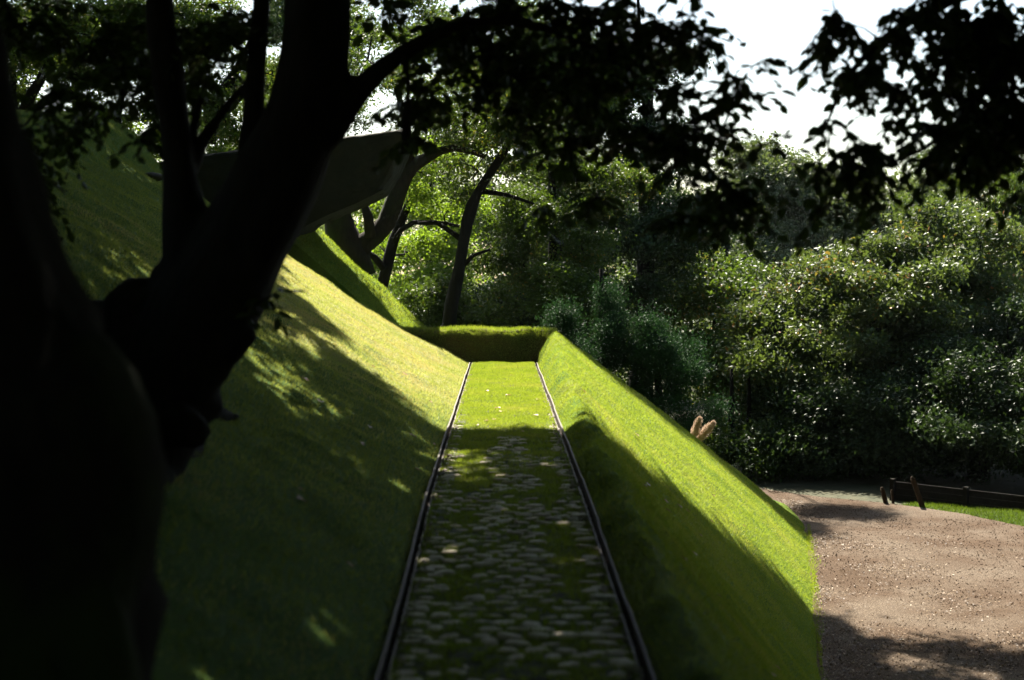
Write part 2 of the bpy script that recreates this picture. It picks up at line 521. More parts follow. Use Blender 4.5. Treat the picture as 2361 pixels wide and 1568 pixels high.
# ---- left bank: long slope up from the path to a rounded crest, ending in a hip at the far end
hip = np.array([[0, 0], [0.4, 0.19], [1.5, 0.84], [3.3, 1.96], [4.6, 2.80], [5.35, 3.36], [5.75, 3.85], [6.35, 4.32], [7.4, 4.5], [9.5, 4.4], [13, 3.6]])
dd = np.concatenate([np.linspace(0, 6.6, 90), np.linspace(6.8, 13, 22)])
prof = cubic(hip[:, 0], hip[:, 1], dd)
Ys2 = np.linspace(-3.4, 25.0, 190)
G = np.zeros((len(Ys2), len(dd), 3))
G[..., 0] = (XL(Ys2) - GAP)[:, None] - dd[None, :]
G[..., 1] = Ys2[:, None] + 0.25 * (dd[None, :] / 5) * (Ys2[:, None] > 20) * ((Ys2[:, None] - 20) / 5)
capz = (1.45 + 0.1165 * Ys2)[:, None]
G[..., 2] = ZP(Ys2)[:, None] - 0.01 + -0.12 * np.logaddexp(-prof[None, :] / 0.12, -capz / 0.12)
am = np.clip(dd / 0.5, 0, 1)[None, :]
G[..., 2] += (0.05 * fbm(G[..., 0] * 0.9, G[..., 1] * 0.7, 1.0) + 0.022 * fbm(G[..., 0] * 4, G[..., 1] * 4, 5.0)) * am
G[-5:, :, 2] -= np.array([.005, .015, .03, .055, .09])[:, None] * am
LB = G.copy()
back = [G[-1] * np.array([1, 1, 0]) + np.array([0, 2.6 * (1 - f), 0]) + np.stack([np.zeros(len(dd)), np.zeros(len(dd)), G[-1][:, 2] * f], -1)
        for f in (0.95, 0.82, 0.6, 0.35, -0.02)]
G = np.concatenate([G, np.array(back)])
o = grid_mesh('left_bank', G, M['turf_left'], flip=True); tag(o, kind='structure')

# ---- second bank behind it on the left
A = np.array([P(1010, 772, 28.6), P(985, 752, 28.6), P(930, 700, 28.8), P(870, 648, 29.0), P(800, 582, 29.3), P(725, 520, 29.6), P(660, 478, 30), P(560, 445, 30.4), P(300, 420, 31)])
tt = np.linspace(0, 1, 60)
dk = np.linspace(0, 1, len(A))
crest = np.stack([cubic(dk, A[:, k], tt) for k in range(3)], -1)
rows = []
for f in np.linspace(0, 1, 34):
    r_ = crest.copy()
    r_[:, 1] -= 2.4 * (1 - f)
    r_[:, 0] += -0.1 * (1 - f)
    r_[:, 2] -= (0.35 + 0.10 * tt) * (1 - f) ** 1.3 + 0.05 * np.exp(-(1 - f) * 20)
    rows.append(r_)
G = np.array(rows)
G[..., 2] += 0.05 * fbm(G[..., 0] * 1.5, G[..., 1] * 1.5, 9.0)
BB = G.copy()
front = [G[0] * np.array([1, 1, f]) + np.array([0, -0.9 * (1 - f), 0]) for f in (0, 0.5)]
back = [G[-1] * np.array([1, 1, f]) + np.array([0.5 * (1 - f), 2.5 * (1 - f), 0]) for f in (0.8, 0.4, -0.02)]
G = np.concatenate([np.array(front), G, np.array(back)])
o = grid_mesh('back_bank', G, M['turf'], flip=True); tag(o, kind='structure')

# ---- turf wall closing the path
xs = np.linspace(-2.3, 0.78, 70)
prof = np.array([[24.66, -0.35], [24.66, 0.0], [24.70, 0.25], [24.74, 0.46], [24.80, 0.54], [24.86, 0.565], [24.96, 0.57], [25.08, 0.54], [25.4, 0.2], [27.4, -3.0]])
s_ = np.linspace(0, 1, 60); pk = np.linspace(0, 1, len(prof))
py_ = np.interp(s_, pk, prof[:, 0]); pz_ = np.interp(s_, pk, prof[:, 1])
G = np.zeros((len(s_), len(xs), 3))
G[..., 0] = xs; G[..., 1] = py_[:, None]; G[..., 2] = 2.93 + pz_[:, None]
G[..., 2] += (0.02 * fbm(xs * 1.3, 3.0) - 0.03 * (xs + 0.3) / 1.0 * (xs > -0.3))[None, :] * (pz_ > 0.1)[:, None]
G[..., 1] += 0.03 * fbm(G[..., 0] * 4, G[..., 2] * 4, 2) * (s_ < 0.5)[:, None]
G[..., 2] += 0.015 * fbm(G[..., 0] * 6, G[..., 1] * 6, 1)
TW = G.copy()
o = grid_mesh('turf_wall', G, M['turf_wall'])
tag(o, 'low brown green turf wall closing off the far end of the cobbled path', 'wall')

# ---- path base with cobbles
Yp = np.linspace(-3.4, YEND + 0.1, 260); tt = np.linspace(0, 1, 22)
G = np.zeros((len(Yp), len(tt), 3))
G[..., 0] = XL(Yp)[:, None] + (XR(Yp) - XL(Yp))[:, None] * tt
G[..., 1] = Yp[:, None]
G[..., 2] = ZP(Yp)[:, None] + 0.012 * fbm(G[..., 0] * 4, G[..., 1] * 4, 3.0) + 0.012 * np.clip((Yp - 13) / 3, 0, 1)[:, None]
PG = G.copy()
r, c_ = G.shape[:2]
i = np.arange(r - 1)[:, None] * c_; j = np.arange(c_ - 1)[None, :]
base_q = np.stack([i + j, i + j + 1, i + c_ + j + 1, i + c_ + j], -1).reshape(-1, 4)
pv = [G.reshape(-1, 3)]
# side walls down into the channels
for side in (0, -1):
    top = G[:, side]; bot = top - np.array([0, 0, 0.12])
    k = sum(len(x) for x in pv)
    pv += [top, bot]
    a = np.arange(r - 1)
    base_q = np.vstack([base_q, np.stack([k + a, k + a + 1, k + r + a + 1, k + r + a], -1)])
nb = len(base_q)
off = sum(len(x) for x in pv)
stones = []
th = np.linspace(0, 2 * np.pi, 9, endpoint=False)
Yrow = -2.0
ri = 0
while Yrow < 21.0:
    xl, xr = float(XL(Yrow)), float(XR(Yrow))
    nx = 8
    for cx in range(nx):
        u = (cx + 0.5 + (0.25 if ri % 2 else -0.25) + rng.normal(0, 0.09)) / nx
        u = min(max(u, 0.055), 0.945)
        x = xl + (xr - xl) * u
        y = Yrow + rng.normal(0, 0.016)
        # turf covers many of them, more towards the far end and in two strips beside the middle
        strip = 0.36 * (math.exp(-((u - .24) / .1) ** 2) + math.exp(-((u - .79) / .1) ** 2))
        cover = strip + 0.33 * float(fbm(x * 3.1, y * 1.7, 2.0, 2)) + 0.15 - 0.35 * (abs(u - .5) > .42) + np.clip((y - 11.5) / 4.5, 0, 1) * 0.85
        if y > 16.6 and 0.08 < u < 0.92: continue
        if cover > 0.42: continue
        stones.append((x, y, u))
    Yrow += 0.118
    ri += 1
sv, sq, st_ = [], [], []
for x, y, u in stones:
    a = 0.067 * rng.uniform(0.62, 1.15); b = 0.055 * rng.uniform(0.65, 1.1); hh = rng.uniform(0.008, 0.017)
    z = float(ZP(y)) - 0.004 + rng.normal(0, 0.003)
    ph = rng.uniform(0, 6.28)
    wob = 1 + 0.10 * np.sin(th * 2 + ph) + 0.08 * np.sin(th * 3 + ph * 2) + rng.normal(0, .04, 9)
    p_ = 0.72
    cx_, sy_ = np.sign(np.cos(th)) * np.abs(np.cos(th)) ** p_, np.sign(np.sin(th)) * np.abs(np.sin(th)) ** p_
    rot = rng.normal(0, .22)
    tl = rng.normal(0, 0.06, 2)
    rings = []
    for rr_, zz in ((1.0, -0.02), (0.97, 0.35 * hh), (0.82, 0.85 * hh), (0.45, hh)):
        vx, vy = a * rr_ * wob * cx_, b * rr_ * wob * sy_
        X_, Y_ = x + vx * math.cos(rot) - vy * math.sin(rot), y + vx * math.sin(rot) + vy * math.cos(rot)
        rings.append(np.stack([X_, Y_, z + zz + tl[0] * vx + tl[1] * vy], -1))
    v = np.vstack(rings + [[[x, y, z + hh]]])
    q = []
    for rr_ in range(3):
        for k in range(9):
            q.append([rr_ * 9 + k, rr_ * 9 + (k + 1) % 9, rr_ * 9 + 9 + (k + 1) % 9, rr_ * 9 + 9 + k])
    sv.append(v); sq.append(np.array(q) + off)
    st_.append(np.array([[27 + k, 27 + (k + 1) % 9, 36] for k in range(9)]) + off)
    off += len(v)
sqa = np.vstack(sq); sta = np.vstack(st_)
o = mesh_np('path', np.vstack(pv + sv), [np.vstack([base_q, sqa]), sta], [M['earth'], M['cobble']], smooth=True,
            matidx=np.concatenate([np.zeros(nb), np.ones(len(sqa) + len(sta))]))
tag(o, kind='structure')
stone_xy = np.array([(x, y) for x, y, u in stones])

# ---- channels along both edges
for sgn, XF, lab in ((-1, XL, 'narrow drain channel with tan edging along the foot of the left bank'),
                     (1, XR, 'narrow drain channel with tan edging along the foot of the right bank')):
    root = empty('drain_channel', (float(XF(0)) + sgn * 0.04, 0, float(ZP(0)) - 0.08), lab, 'drain channel', 'drain channels beside the path')
    yy = np.linspace(-3.4, YEND, 130)
    x0 = XF(yy); z0 = ZP(yy)
    wob = 0.003 * fbm(yy * .8, sgn * 3.0) + .002 * np.where((yy / 1.8).astype(int) % 2, 1, -1)
    bed = np.stack([np.stack([x0 + sgn * 0.002, yy, z0 - 0.055], -1), np.stack([x0 + sgn * 0.03, yy, z0 - 0.065], -1),
                    np.stack([x0 + sgn * (GAP + 0.03), yy, z0 - 0.055], -1)], 1)
    grid_mesh('channel_bed', bed, M['channel_bed'], root)
    xa, xb = x0 + sgn * (0.042 + wob), x0 + sgn * (0.056 + wob)
    zt = z0 + 0.022 + wob
    rim = np.stack([np.stack([xa, yy, zt - 0.09], -1), np.stack([xa, yy, zt], -1), np.stack([xb, yy, zt], -1), np.stack([xb, yy, zt - 0.09], -1)], 1)
    grid_mesh('edging', rim, M['edging'], root, smooth=False)
    xa, xb = x0 + sgn * (0.003), x0 + sgn * (0.014)
    zt = z0 + 0.010
    rim = np.stack([np.stack([xa, yy, zt - 0.08], -1), np.stack([xa, yy, zt], -1), np.stack([xb, yy, zt], -1), np.stack([xb, yy, zt - 0.08], -1)], 1)
    grid_mesh('edging', rim, M['edging'], root, smooth=False)
    # pebbles and crumbs lying along the inner rim
    mb = MB()
    for k in range(700):
        y = rng.uniform(4, YEND - 0.1); x = float(XF(y)) + sgn * rng.choice([rng.uniform(-0.045, 0.005), rng.uniform(0.016, 0.038)], p=[.6, .4])
        z = float(ZP(y)) + (0.012 if sgn * (x - float(XF(y))) < 0.01 else -0.045)
        s = rng.uniform(0.008, 0.02)
        v = rng.normal(0, 1, (6, 3)) * .25 + np.array([[1, 0, 0], [-1, 0, 0], [0, 1, 0], [0, -1, 0], [0, 0, .7], [0, 0, -.7]])
        mb.add(v * s + [x, y, z], None, [[0, 2, 4], [2, 1, 4], [1, 3, 4], [3, 0, 4], [2, 0, 5], [1, 2, 5], [3, 1, 5], [0, 3, 5]])
    pb = mb.build('pebbles', M['pebble'], root, smooth=False); pb['kind'] = 'stuff'


# ------------------------------------------------------------------ grass blades
def sample_grid(G, n, weight=None, rows=None):
    if rows is not None: G = G[rows[0]:rows[1]]
    r, c = G.shape[:2]
    a = G[1:, :-1] - G[:-1, :-1]; b = G[:-1, 1:] - G[:-1, :-1]
    cr = np.cross(b, a)
    area = np.linalg.norm(cr, axis=2)
    wgt = area.copy()
    if weight is not None:
        wgt = wgt * weight(G[:-1, :-1])
    p = wgt.ravel() / wgt.sum()
    idx = rng.choice(len(p), n, p=p)
    i, j = idx // (c - 1), idx % (c - 1)
    u, v = rng.random((n, 1)), rng.random((n, 1))
    pts = (G[i, j] * (1 - u) * (1 - v) + G[i + 1, j] * u * (1 - v) + G[i, j + 1] * (1 - u) * v + G[i + 1, j + 1] * u * v)
    nr = cr[i, j]; nr /= np.linalg.norm(nr, axis=1)[:, None] + 1e-9
    nr *= np.sign(nr[:, 2:3]) + (nr[:, 2:3] == 0)
    return pts, nr


def blades(name, pts, nr, h, wd, mt, label, lean=0.6, parent=None, bias=0.0):
    n = len(pts)
    a = rng.uniform(0, 2 * np.pi, n)
    side = np.stack([np.cos(a), np.sin(a), np.zeros(n)], -1)
    up = nr * 0.6 + np.array([0, 0, 0.6]) + rng.normal(0, lean, (n, 3)) * [1, 1, 0.25]
    up /= np.linalg.norm(up, axis=1)[:, None]
    hh = (h * rng.uniform(0.5, 1.3, n))[:, None]
    base = pts - nr * 0.004
    v = np.stack([base - side * wd / 2, base + side * wd / 2, base + up * hh], 1).reshape(-1, 3)
    f = np.arange(3 * n).reshape(-1, 3)
    tint = np.clip(rng.normal(0.42, 0.22, n) + bias + .30 * fbm(pts[:, 0] * 1.7, pts[:, 1] * 1.7 + pts[:, 2], 4.0, 4), 0, 1)
    o = mesh_np(name, v, f, mt, parent, tint=tint)
    return tag(o, kind='stuff') if parent is None else o


vis = lambda G: (G[..., 1] > 4) * np.clip((G[..., 1] - 2) / 8, 0.25, 1.0)
visL = lambda G: vis(G) * ((unproject(G)[0] > -60) & (G[..., 1] > 5)) * np.clip(1.3 - 0.1 * (-G[..., 0]), 0.35, 1)
p_, n_ = sample_grid(LB, 300000, visL)
blades('grass', p_, n_, 0.036, 0.007, M['blade_dry'], None, bias=np.clip((p_[:, 1] - 13.5) / 6, -.15, .32) * (1 - .5 * (p_[:, 0] > -1.1)) - .8 * np.clip((p_[:, 2] - 4.7), 0, 1))  # dry far blades also carry grazing light, mound blades carry shade, in the tint
p_, n_ = sample_grid(RB, 300000, vis)
blades('grass', p_, n_, 0.034, 0.007, M['blade'], None)
p_, n_ = sample_grid(BB, 40000)
blades('grass', p_, n_, 0.05, 0.012, M['blade'], None)
p_, n_ = sample_grid(V, 60000, lambda G: (G[..., 1] > 16) * 1.0)
blades('grass', p_, n_, 0.07, 0.012, M['verge_blade'], None)
p_, n_ = sample_grid(TW[18:], 30000, lambda G: (G[..., 1] < 25.8) * 1.0)
blades('grass', p_, n_, 0.065, 0.008, M['blade'], None)
# face of the turf wall: rough brown and green stubble
p_, n_ = sample_grid(TW[:24], 26000)
n_ = n_ * 0 + np.array([0, -1, 0.2])
blades('wall_stubble', p_, n_, 0.035, 0.012, M['blade_dry'], None, lean=0.8)
# path: fewer blades where a stone shows
p_, n_ = sample_grid(PG, 260000, lambda G: (G[..., 1] > 3.5) * 1.0)
ci = {}
for x, y in stone_xy: ci.setdefault((int(x // .12), int(y // .12)), []).append((x, y))
keep = np.ones(len(p_), bool)
gx, gy = (p_[:, 0] // .12).astype(int), (p_[:, 1] // .12).astype(int)
for dx in (-1, 0, 1):
    for dy in (-1, 0, 1):
        for k in range(4):
            sx = np.full(len(p_), 99.); sy = np.full(len(p_), 99.)
            key = {kk: vv[k] for kk, vv in ci.items() if len(vv) > k}
            if not key: continue
            ax = np.array(list(key.keys())); av = np.array(list(key.values()))
            code = ax[:, 0] * 100000 + ax[:, 1]; order = np.argsort(code); code = code[order]; av = av[order]
            q = (gx + dx) * 100000 + (gy + dy)
            pos_ = np.clip(np.searchsorted(code, q), 0, len(code) - 1)
            hit = code[pos_] == q
            d2 = ((p_[:, 0] - av[pos_, 0]) / 0.058) ** 2 + ((p_[:, 1] - av[pos_, 1]) / 0.050) ** 2
            keep &= ~(hit & (d2 < rng.uniform(.6, 1.1, len(p_))))
keep &= (rng.random(len(p_)) < 0.75 + 0.25 * (p_[:, 1] > 15))
p_, n_ = p_[keep], n_[keep]
blades('grass', p_, n_, 0.030, 0.006, M['blade'], None)


# ------------------------------------------------------------------ leaves and trees
def leaf_verts(c, axis, nrm, L, W, shape='quad'):
    """leaf from base c along axis"""
    b = np.cross(nrm, axis); b /= np.linalg.norm(b, axis=1)[:, None] + 1e-9
    nn = np.cross(axis, b)
    L = L[:, None]; W = W[:, None]
    if shape == 'quad':
        v = np.stack([c, c + axis * L * .45 + b * W * .5 + nn * W * .12, c + axis * L, c + axis * L * .45 - b * W * .5 + nn * W * .12], 1)
        k = 4
    else:      # rounded oval blade of six points, folded along the rib
        v = np.stack([c, c + axis * L * .28 + b * W * .46 + nn * W * .1, c + axis * L * .68 + b * W * .42 + nn * W * .08,
                      c + axis * L - nn * L * .08, c + axis * L * .68 - b * W * .42 + nn * W * .08, c + axis * L * .28 - b * W * .46 + nn * W * .1], 1)
        k = 6
    n = len(c)
    i = np.arange(n)[:, None] * k
    if k == 4:
        f = i + np.array([[0, 1, 2, 3]])
        per = 1
    else:
        f = np.concatenate([i + np.array([[0, 1, 2, 3]]), i + np.array([[0, 3, 4, 5]])], 1).reshape(-1, 4)
        per = 2
    return v.reshape(-1, 3), f, per


def rand_unit(n):
    v = rng.normal(0, 1, (n, 3)); return v / np.linalg.norm(v, axis=1)[:, None]


def crown_from_clusters(name, centers, rad, per, size, mt, parent, flat=0.6, droop=0.25, upbias=0.7, smooth=False, aspect=0.55):
    n = len(centers) * per
    c = np.repeat(centers, per, 0)
    rr = np.repeat(np.broadcast_to(rad, (len(centers),)) * rng.uniform(.6, 1.4, len(centers)), per)[:, None]
    d = rng.normal(0, 0.5, (n, 3)) * [1, 1, flat]
    c = c + d * rr
    ax = rand_unit(n) - np.array([0, 0, droop]); ax /= np.linalg.norm(ax, axis=1)[:, None]
    nr = rand_unit(n) + np.array([0, 0, upbias])
    L = size * rng.uniform(.6, 1.25, n)
    v, f, p = leaf_verts(c, ax, nr, L, L * aspect)
    ct = np.repeat(rng.normal(0, .12, len(centers)), per)
    tint = np.clip(rng.normal(0.45, 0.2, n) + ct, 0, 1)
    return mesh_np(name, v, f, mt, parent, smooth=smooth, tint=np.repeat(tint, p))


def blob_points(blobs, n, clump=None):
    """blobs: (centre, (rx,ry,rz), weight); points gather in boughs, each a clump with a leafy upper side"""
    w_ = np.array([b[2] for b in blobs], float); w_ /= w_.sum()
    ns = max(6, n // 7)
    k = rng.choice(len(blobs), ns, p=w_)
    c = np.array([b[0] for b in blobs])[k]; r_ = np.array([b[1] for b in blobs])[k]
    sub = c + rand_unit(ns) * r_ * (rng.uniform(0.2, 1, ns) ** 0.5)[:, None]
    sr = clump if clump else 0.36 * float(np.mean(np.min([b[1] for b in blobs], axis=1)))
    j = rng.integers(0, ns, n)
    d = rand_unit(n); d[:, 2] = np.abs(d[:, 2]) * .8 - .15
    return sub[j] + d * sr * rng.uniform(.5, 1.1, (n, 1)) * [1.25, 1.25, .8]


def px_blob(px, py, rpx, rpy, D, dep=None, w=1.0):
    c = P(px, py, D); s = D / F
    return (c, np.array([rpx * s, dep if dep else rpx * s, rpy * s]), w * rpx * rpy)


def grow(mb, nodes, targets, r0=0.03, r1=0.008, sag=0.12, sides=5, root=None):
    """join each target to the nearest wood already there"""
    nodes = [np.asarray(q, float) for q in nodes]
    root = nodes[-1] if root is None else root
    arr = np.array(nodes)
    order = np.argsort(np.min(np.linalg.norm(targets[:, None] - arr[None], axis=2), axis=1)) if len(targets) * len(arr) < 4e6 else np.arange(len(targets))
    buf = np.zeros((len(arr) + 3 * len(targets) + 5, 3)); buf[:len(arr)] = arr; nn = len(arr)
    for k in order:
        t = targets[k]
        d = np.linalg.norm(buf[:nn] - t, axis=1)
        # prefer wood that lies below the target
        d = d + 0.4 * np.maximum(buf[:nn, 2] - t[2], 0)
        s = buf[np.argmin(d)].copy()
        ln = np.linalg.norm(t - s)
        if ln < 0.05: continue
        m1 = s + (t - s) * .35 + rng.normal(0, .09, 3) * ln + np.array([0, 0, sag * ln])
        m2 = s + (t - s) * .7 + rng.normal(0, .07, 3) * ln + np.array([0, 0, sag * ln * .8])
        rs = np.clip(r0 * (ln ** 0.5), r1, r0 * 1.6)
        mb.tube([s, m1, m2, t], [rs, rs * .75, rs * .5, r1 * .6], sides, cap=False)
        buf[nn] = m1; buf[nn + 1] = m2; buf[nn + 2] = t; nn += 3


def resample(pts, step):
    pts = np.asarray(pts, float)
    k = np.arange(len(pts))
    d = np.concatenate([[0], np.cumsum(np.linalg.norm(np.diff(pts, axis=0), axis=1))])
    n = max(3, int(d[-1] / step))
    t = np.interp(np.linspace(0, d[-1], n), d, k)
    return np.stack([cubic(k, pts[:, j], t) for j in range(pts.shape[1])], -1)


def limb(mb, pts, step=0.3, n=10, lump=0.15, wob=0.0):
    """pts: list of (x,y,z,r)"""
    q = resample(np.array(pts), step)
    if wob:
        w3 = np.stack([fbm(np.arange(len(q)) * .35, 3.3 * k + q[0, 0], 1.0) for k in range(3)], -1) * wob
        w3[0] = 0
        q[:, :3] += w3 * np.minimum(np.arange(len(q)) / 3, 1)[:, None]
    mb.tube(q[:, :3], np.maximum(q[:, 3], 0.004), n, lump=lump)
    return list(q[:, :3])


def pxl(pts, D, rscale=1.0):
    """limb given as (px, py, half-width px[, D])"""
    out = []
    for p in pts:
        dd_ = p[3] if len(p) > 3 else D
        out.append((*P(p[0], p[1], dd_), p[2] * dd_ / F * rscale))
    return out


def tree(name, label, limbs, blobs, ncl, crad, per, size, mt, bark='bark', group=None, cat='tree', nbranch=None, extra=None, r0=0.035, upbias=0.7, droop=0.25, wob=0.06, aspect=0.55, flat=0.6):
    base = np.array(limbs[0][0][:3])
    root = empty(name, base, label, cat, group)
    mb = MB(); nodes = []
    for l in limbs: nodes += limb(mb, l, wob=wob)
    cl = blob_points(blobs, int(ncl * 1.55))
    cl = cl[cl[:, 2] > 0.3]
    nb_ = min(len(cl), nbranch or 160)
    up = [q for q in nodes if q[2] > base[2] + 0.25 * (max(x[2] for x in nodes) - base[2])]
    grow(mb, up, cl[:nb_], r0=r0)
    mb.build('trunk', M[bark], root)
    if extra is not None: cl = np.vstack([cl, extra])
    crown_from_clusters('crown', cl, crad, per, size, M[mt], root, upbias=upbias, droop=droop, aspect=aspect, flat=flat)
    return root


def straight(px, D, zt, r, lean=0.0, z0=-0.1):
    """a plain trunk standing on the ground below the pixel column"""
    b = P(px, 640, D)
    return [(b[0], b[1], z0, r * 1.25), (b[0] + lean * .3, b[1], z0 + (zt - z0) * .35, r), (b[0] + lean, b[1] + .2, zt, r * .45)]


# =========================== background wood
WG = 'trees of the wood behind the banks'
B = px_blob
tree('golden_tree', 'big round tree with golden green glinting leaves beyond the gravel',
     [straight(2020, 34, 4.9, .28), [(*P(2020, 900, 34), .16), (*P(1900, 800, 33.5), .1), (*P(1780, 760, 33), .05)],
      [(*P(2020, 860, 34), .16), (*P(2150, 760, 34), .1), (*P(2230, 640, 34), .05)]],
     [B(2030, 690, 230, 170, 34, 2.4), B(1850, 800, 200, 130, 33.5, 2.2), B(2180, 600, 180, 120, 34.5, 2.0), B(1790, 920, 130, 110, 32.5, 1.5),
      B(2030, 880, 240, 140, 33.5, 2.1, .7), B(1940, 620, 150, 90, 35, 1.6), B(2270, 760, 170, 170, 34.5, 2.0)],
     560, .46, 190, .125, 'leaf_gold', group=WG)
tree('leaning_willow', 'tall feathery grey green tree at the right edge of the wood',
     [straight(2380, 41, 8.5, .24, -.5)],
     [B(2300, 520, 130, 150, 41, 2.0), B(2400, 600, 170, 230, 41.5, 2.3), B(2350, 370, 130, 100, 42, 1.6), B(2210, 430, 110, 80, 43, 1.5), B(2290, 330, 90, 70, 43, 1.3)],
     170, .55, 190, .16, 'leaf', group=WG, droop=1.2, aspect=.25)
tree('dark_tree', 'dark glossy tree over the timber fence, below the feathery tree',
     [straight(2260, 31, 2.4, .2, .3), straight(2190, 31.5, 2, .12, -.2)],
     [B(2230, 900, 190, 130, 31, 1.8), B(2390, 850, 150, 190, 31.5, 1.8), B(2330, 1010, 180, 80, 29.3, 1.5), B(2130, 1010, 130, 80, 29.5, 1.3)],
     380, .42, 170, .11, 'leaf_dark', group=WG)
tree('dark_tree', 'dark glossy tree with low boughs at the far end of the gravel',
     [straight(1960, 31.8, 1.8, .22, .2), straight(1840, 32, 1.3, .12, -.2)],
     [B(1960, 980, 170, 110, 31.5, 1.6), B(1850, 1030, 120, 80, 31.5, 1.2), B(2050, 1040, 130, 70, 31, 1.3), B(1770, 980, 90, 120, 33, 1.3)],
     290, .42, 170, .105, 'leaf_dark', group=WG)
tree('leafy_shrub', 'silvery glinting shrub beside the pampas plumes',
     [straight(1690, 31.5, 2.4, .07), straight(1730, 31.8, 2.2, .06)],
     [B(1690, 990, 75, 70, 31.5, .8), B(1760, 1080, 80, 60, 31, .8), B(1640, 1090, 90, 60, 31.5, .8)],
     90, .36, 130, .09, 'leaf', group='shrubs at the wood edge', cat='shrub')
tree('conifer_shrub', 'tall blue green feathery shrub, the pointed one behind the right bank corner',
     [straight(1390, 30.5, 4.6, .09)],
     [B(1385, 770, 60, 70, 30.5, .6), B(1400, 870, 85, 90, 30.5, .8), B(1380, 700, 28, 32, 30.5, .3), B(1420, 960, 110, 90, 30.3, .9)],
     120, .26, 260, .07, 'leaf_blue', group='shrubs at the wood edge', cat='shrub', droop=-.9, aspect=.3, flat=1.2)
tree('conifer_shrub', 'low blue green feathery shrub peeping over the turf wall corner',
     [straight(1290, 30, 3.9, .08)],
     [B(1300, 760, 55, 42, 30, .6), B(1310, 840, 80, 60, 30, .8)],
     70, .26, 260, .07, 'leaf_blue', group='shrubs at the wood edge', cat='shrub', droop=-.9, aspect=.3, flat=1.2)
tree('conifer_shrub', 'broad blue green feathery shrub halfway down the right bank edge',
     [straight(1520, 30.5, 3.6, .09)],
     [B(1500, 800, 55, 50, 30.5, .6), B(1530, 880, 90, 90, 30.5, .9), B(1580, 970, 90, 80, 30.5, .9)],
     130, .26, 260, .07, 'leaf_blue', group='shrubs at the wood edge', cat='shrub', droop=-.9, aspect=.3, flat=1.2)
tree('broadleaf_tree', 'olive tree in the middle of the wood, left of the golden tree',
     [straight(1650, 46, 6.4, .25, .3)],
     [B(1600, 740, 150, 120, 45, 2.2), B(1700, 670, 150, 90, 46, 2.2), B(1620, 880, 140, 110, 44, 2), B(1520, 690, 120, 110, 45, 2)],
     260, .6, 150, .15, 'leaf', group=WG)
tree('broadleaf_tree', 'pale crowned tree lifting its top against the white sky',
     [straight(1790, 58, 8, .3)],
     [B(1770, 430, 130, 80, 58, 2.6), B(1850, 500, 170, 90, 57, 3), B(1700, 530, 150, 100, 57, 3), B(1760, 640, 170, 80, 55, 3)],
     270, .8, 130, .19, 'leaf_far', group=WG)
tree('broadleaf_tree', 'pale crowned tree between the white sky gap and the golden tree',
     [straight(2010, 60, 7.4, .3)],
     [B(1960, 480, 120, 70, 60, 2.6), B(2090, 490, 150, 80, 60, 3), B(1950, 590, 150, 80, 56, 2.6), B(2200, 470, 120, 70, 60, 2.4)],
     230, .8, 130, .19, 'leaf_far', group=WG)
hs = []
while len(hs) < 130:
    x_, y_ = rng.uniform(.9, 5.2), rng.uniform(23.9, 25.6)
    if y_ < 24.05 + .3 * float(vnoise(x_ * 1.3, 0.5)): continue
    g_ = np.array([x_, y_, max(0, 3.4 * (1 - (x_ - .8) / 4.4))])
    t_ = (CAMZ + 1.4 + .235 * g_[1] - g_[2]) / (sun_v[2] - .235 * sun_v[1]) + rng.uniform(0, 1.5)
    hs.append(g_ + sun_v * t_)
hs = np.array(hs)
tree('broadleaf_tree', 'tall dark tree rising left of the white sky gap',
     [straight(1480, 40, 10.5, .28, .2)],
     [B(1480, 420, 150, 170, 40, 2.3), B(1430, 250, 110, 140, 40, 1.8), B(1560, 560, 130, 110, 40, 2), B(1420, 600, 150, 130, 39, 2), B(1500, 130, 90, 100, 40, 1.3, .6), B(1470, -120, 150, 120, 38, 2, .6)],
     320, .5, 160, .12, 'leaf_dark', group=WG, extra=hs)
tree('grey_willow', 'silver grey speckled tree in front of the wood, just right of the dark leaning trunk',
     [straight(1290, 34.5, 7.5, .16, -.2)],
     [B(1250, 520, 120, 120, 34.5, 1.6), B(1300, 640, 130, 100, 34, 1.6), B(1200, 660, 100, 90, 35, 1.4), B(1340, 430, 100, 90, 35, 1.4)],
     200, .42, 220, .085, 'leaf', group=WG)
tree('broadleaf_tree', 'sunlit yellow green tree seen between the two trunks',
     [straight(990, 46, 8, .2)],
     [B(960, 600, 140, 130, 46, 2), B(1080, 560, 110, 110, 46, 2), B(1000, 470, 120, 60, 47, 2), B(900, 500, 90, 90, 46, 1.6), B(1020, 700, 160, 80, 45, 2)],
     210, .55, 130, .13, 'leaf_bright', group=WG)
tree('leafy_shrub', 'bright green shrub low behind the turf wall',
     [straight(980, 36, 4.2, .08)],
     [B(960, 700, 100, 55, 36, 1), B(1130, 710, 110, 50, 36, 1.1), B(1060, 745, 160, 30, 36, .9)],
     110, .42, 150, .1, 'leaf', group='shrubs at the wood edge', cat='shrub')
tree('leafy_shrub', 'dark undergrowth bush between turf wall and blue green shrub',
     [straight(1200, 37, 3.8, .08)],
     [B(1190, 690, 120, 80, 37, 1.2), B(1320, 720, 90, 70, 38, 1.2)],
     100, .45, 150, .11, 'leaf_dark', group='shrubs at the wood edge', cat='shrub')
tree('broadleaf_tree', 'tall dense tree above the turf wall, behind the dark leaning trunk',
     [straight(1290, 40, 10.5, .24, -.2)],
     [B(1230, 330, 150, 110, 40, 2), B(1130, 230, 130, 110, 40, 1.8), B(1330, 250, 130, 120, 40, 1.8), B(1240, 120, 150, 100, 40, 1.8), B(1060, 330, 80, 60, 40, 1.3), B(1000, 120, 90, 80, 41, 1.5, .7)],
     300, .5, 150, .115, 'leaf', group=WG)
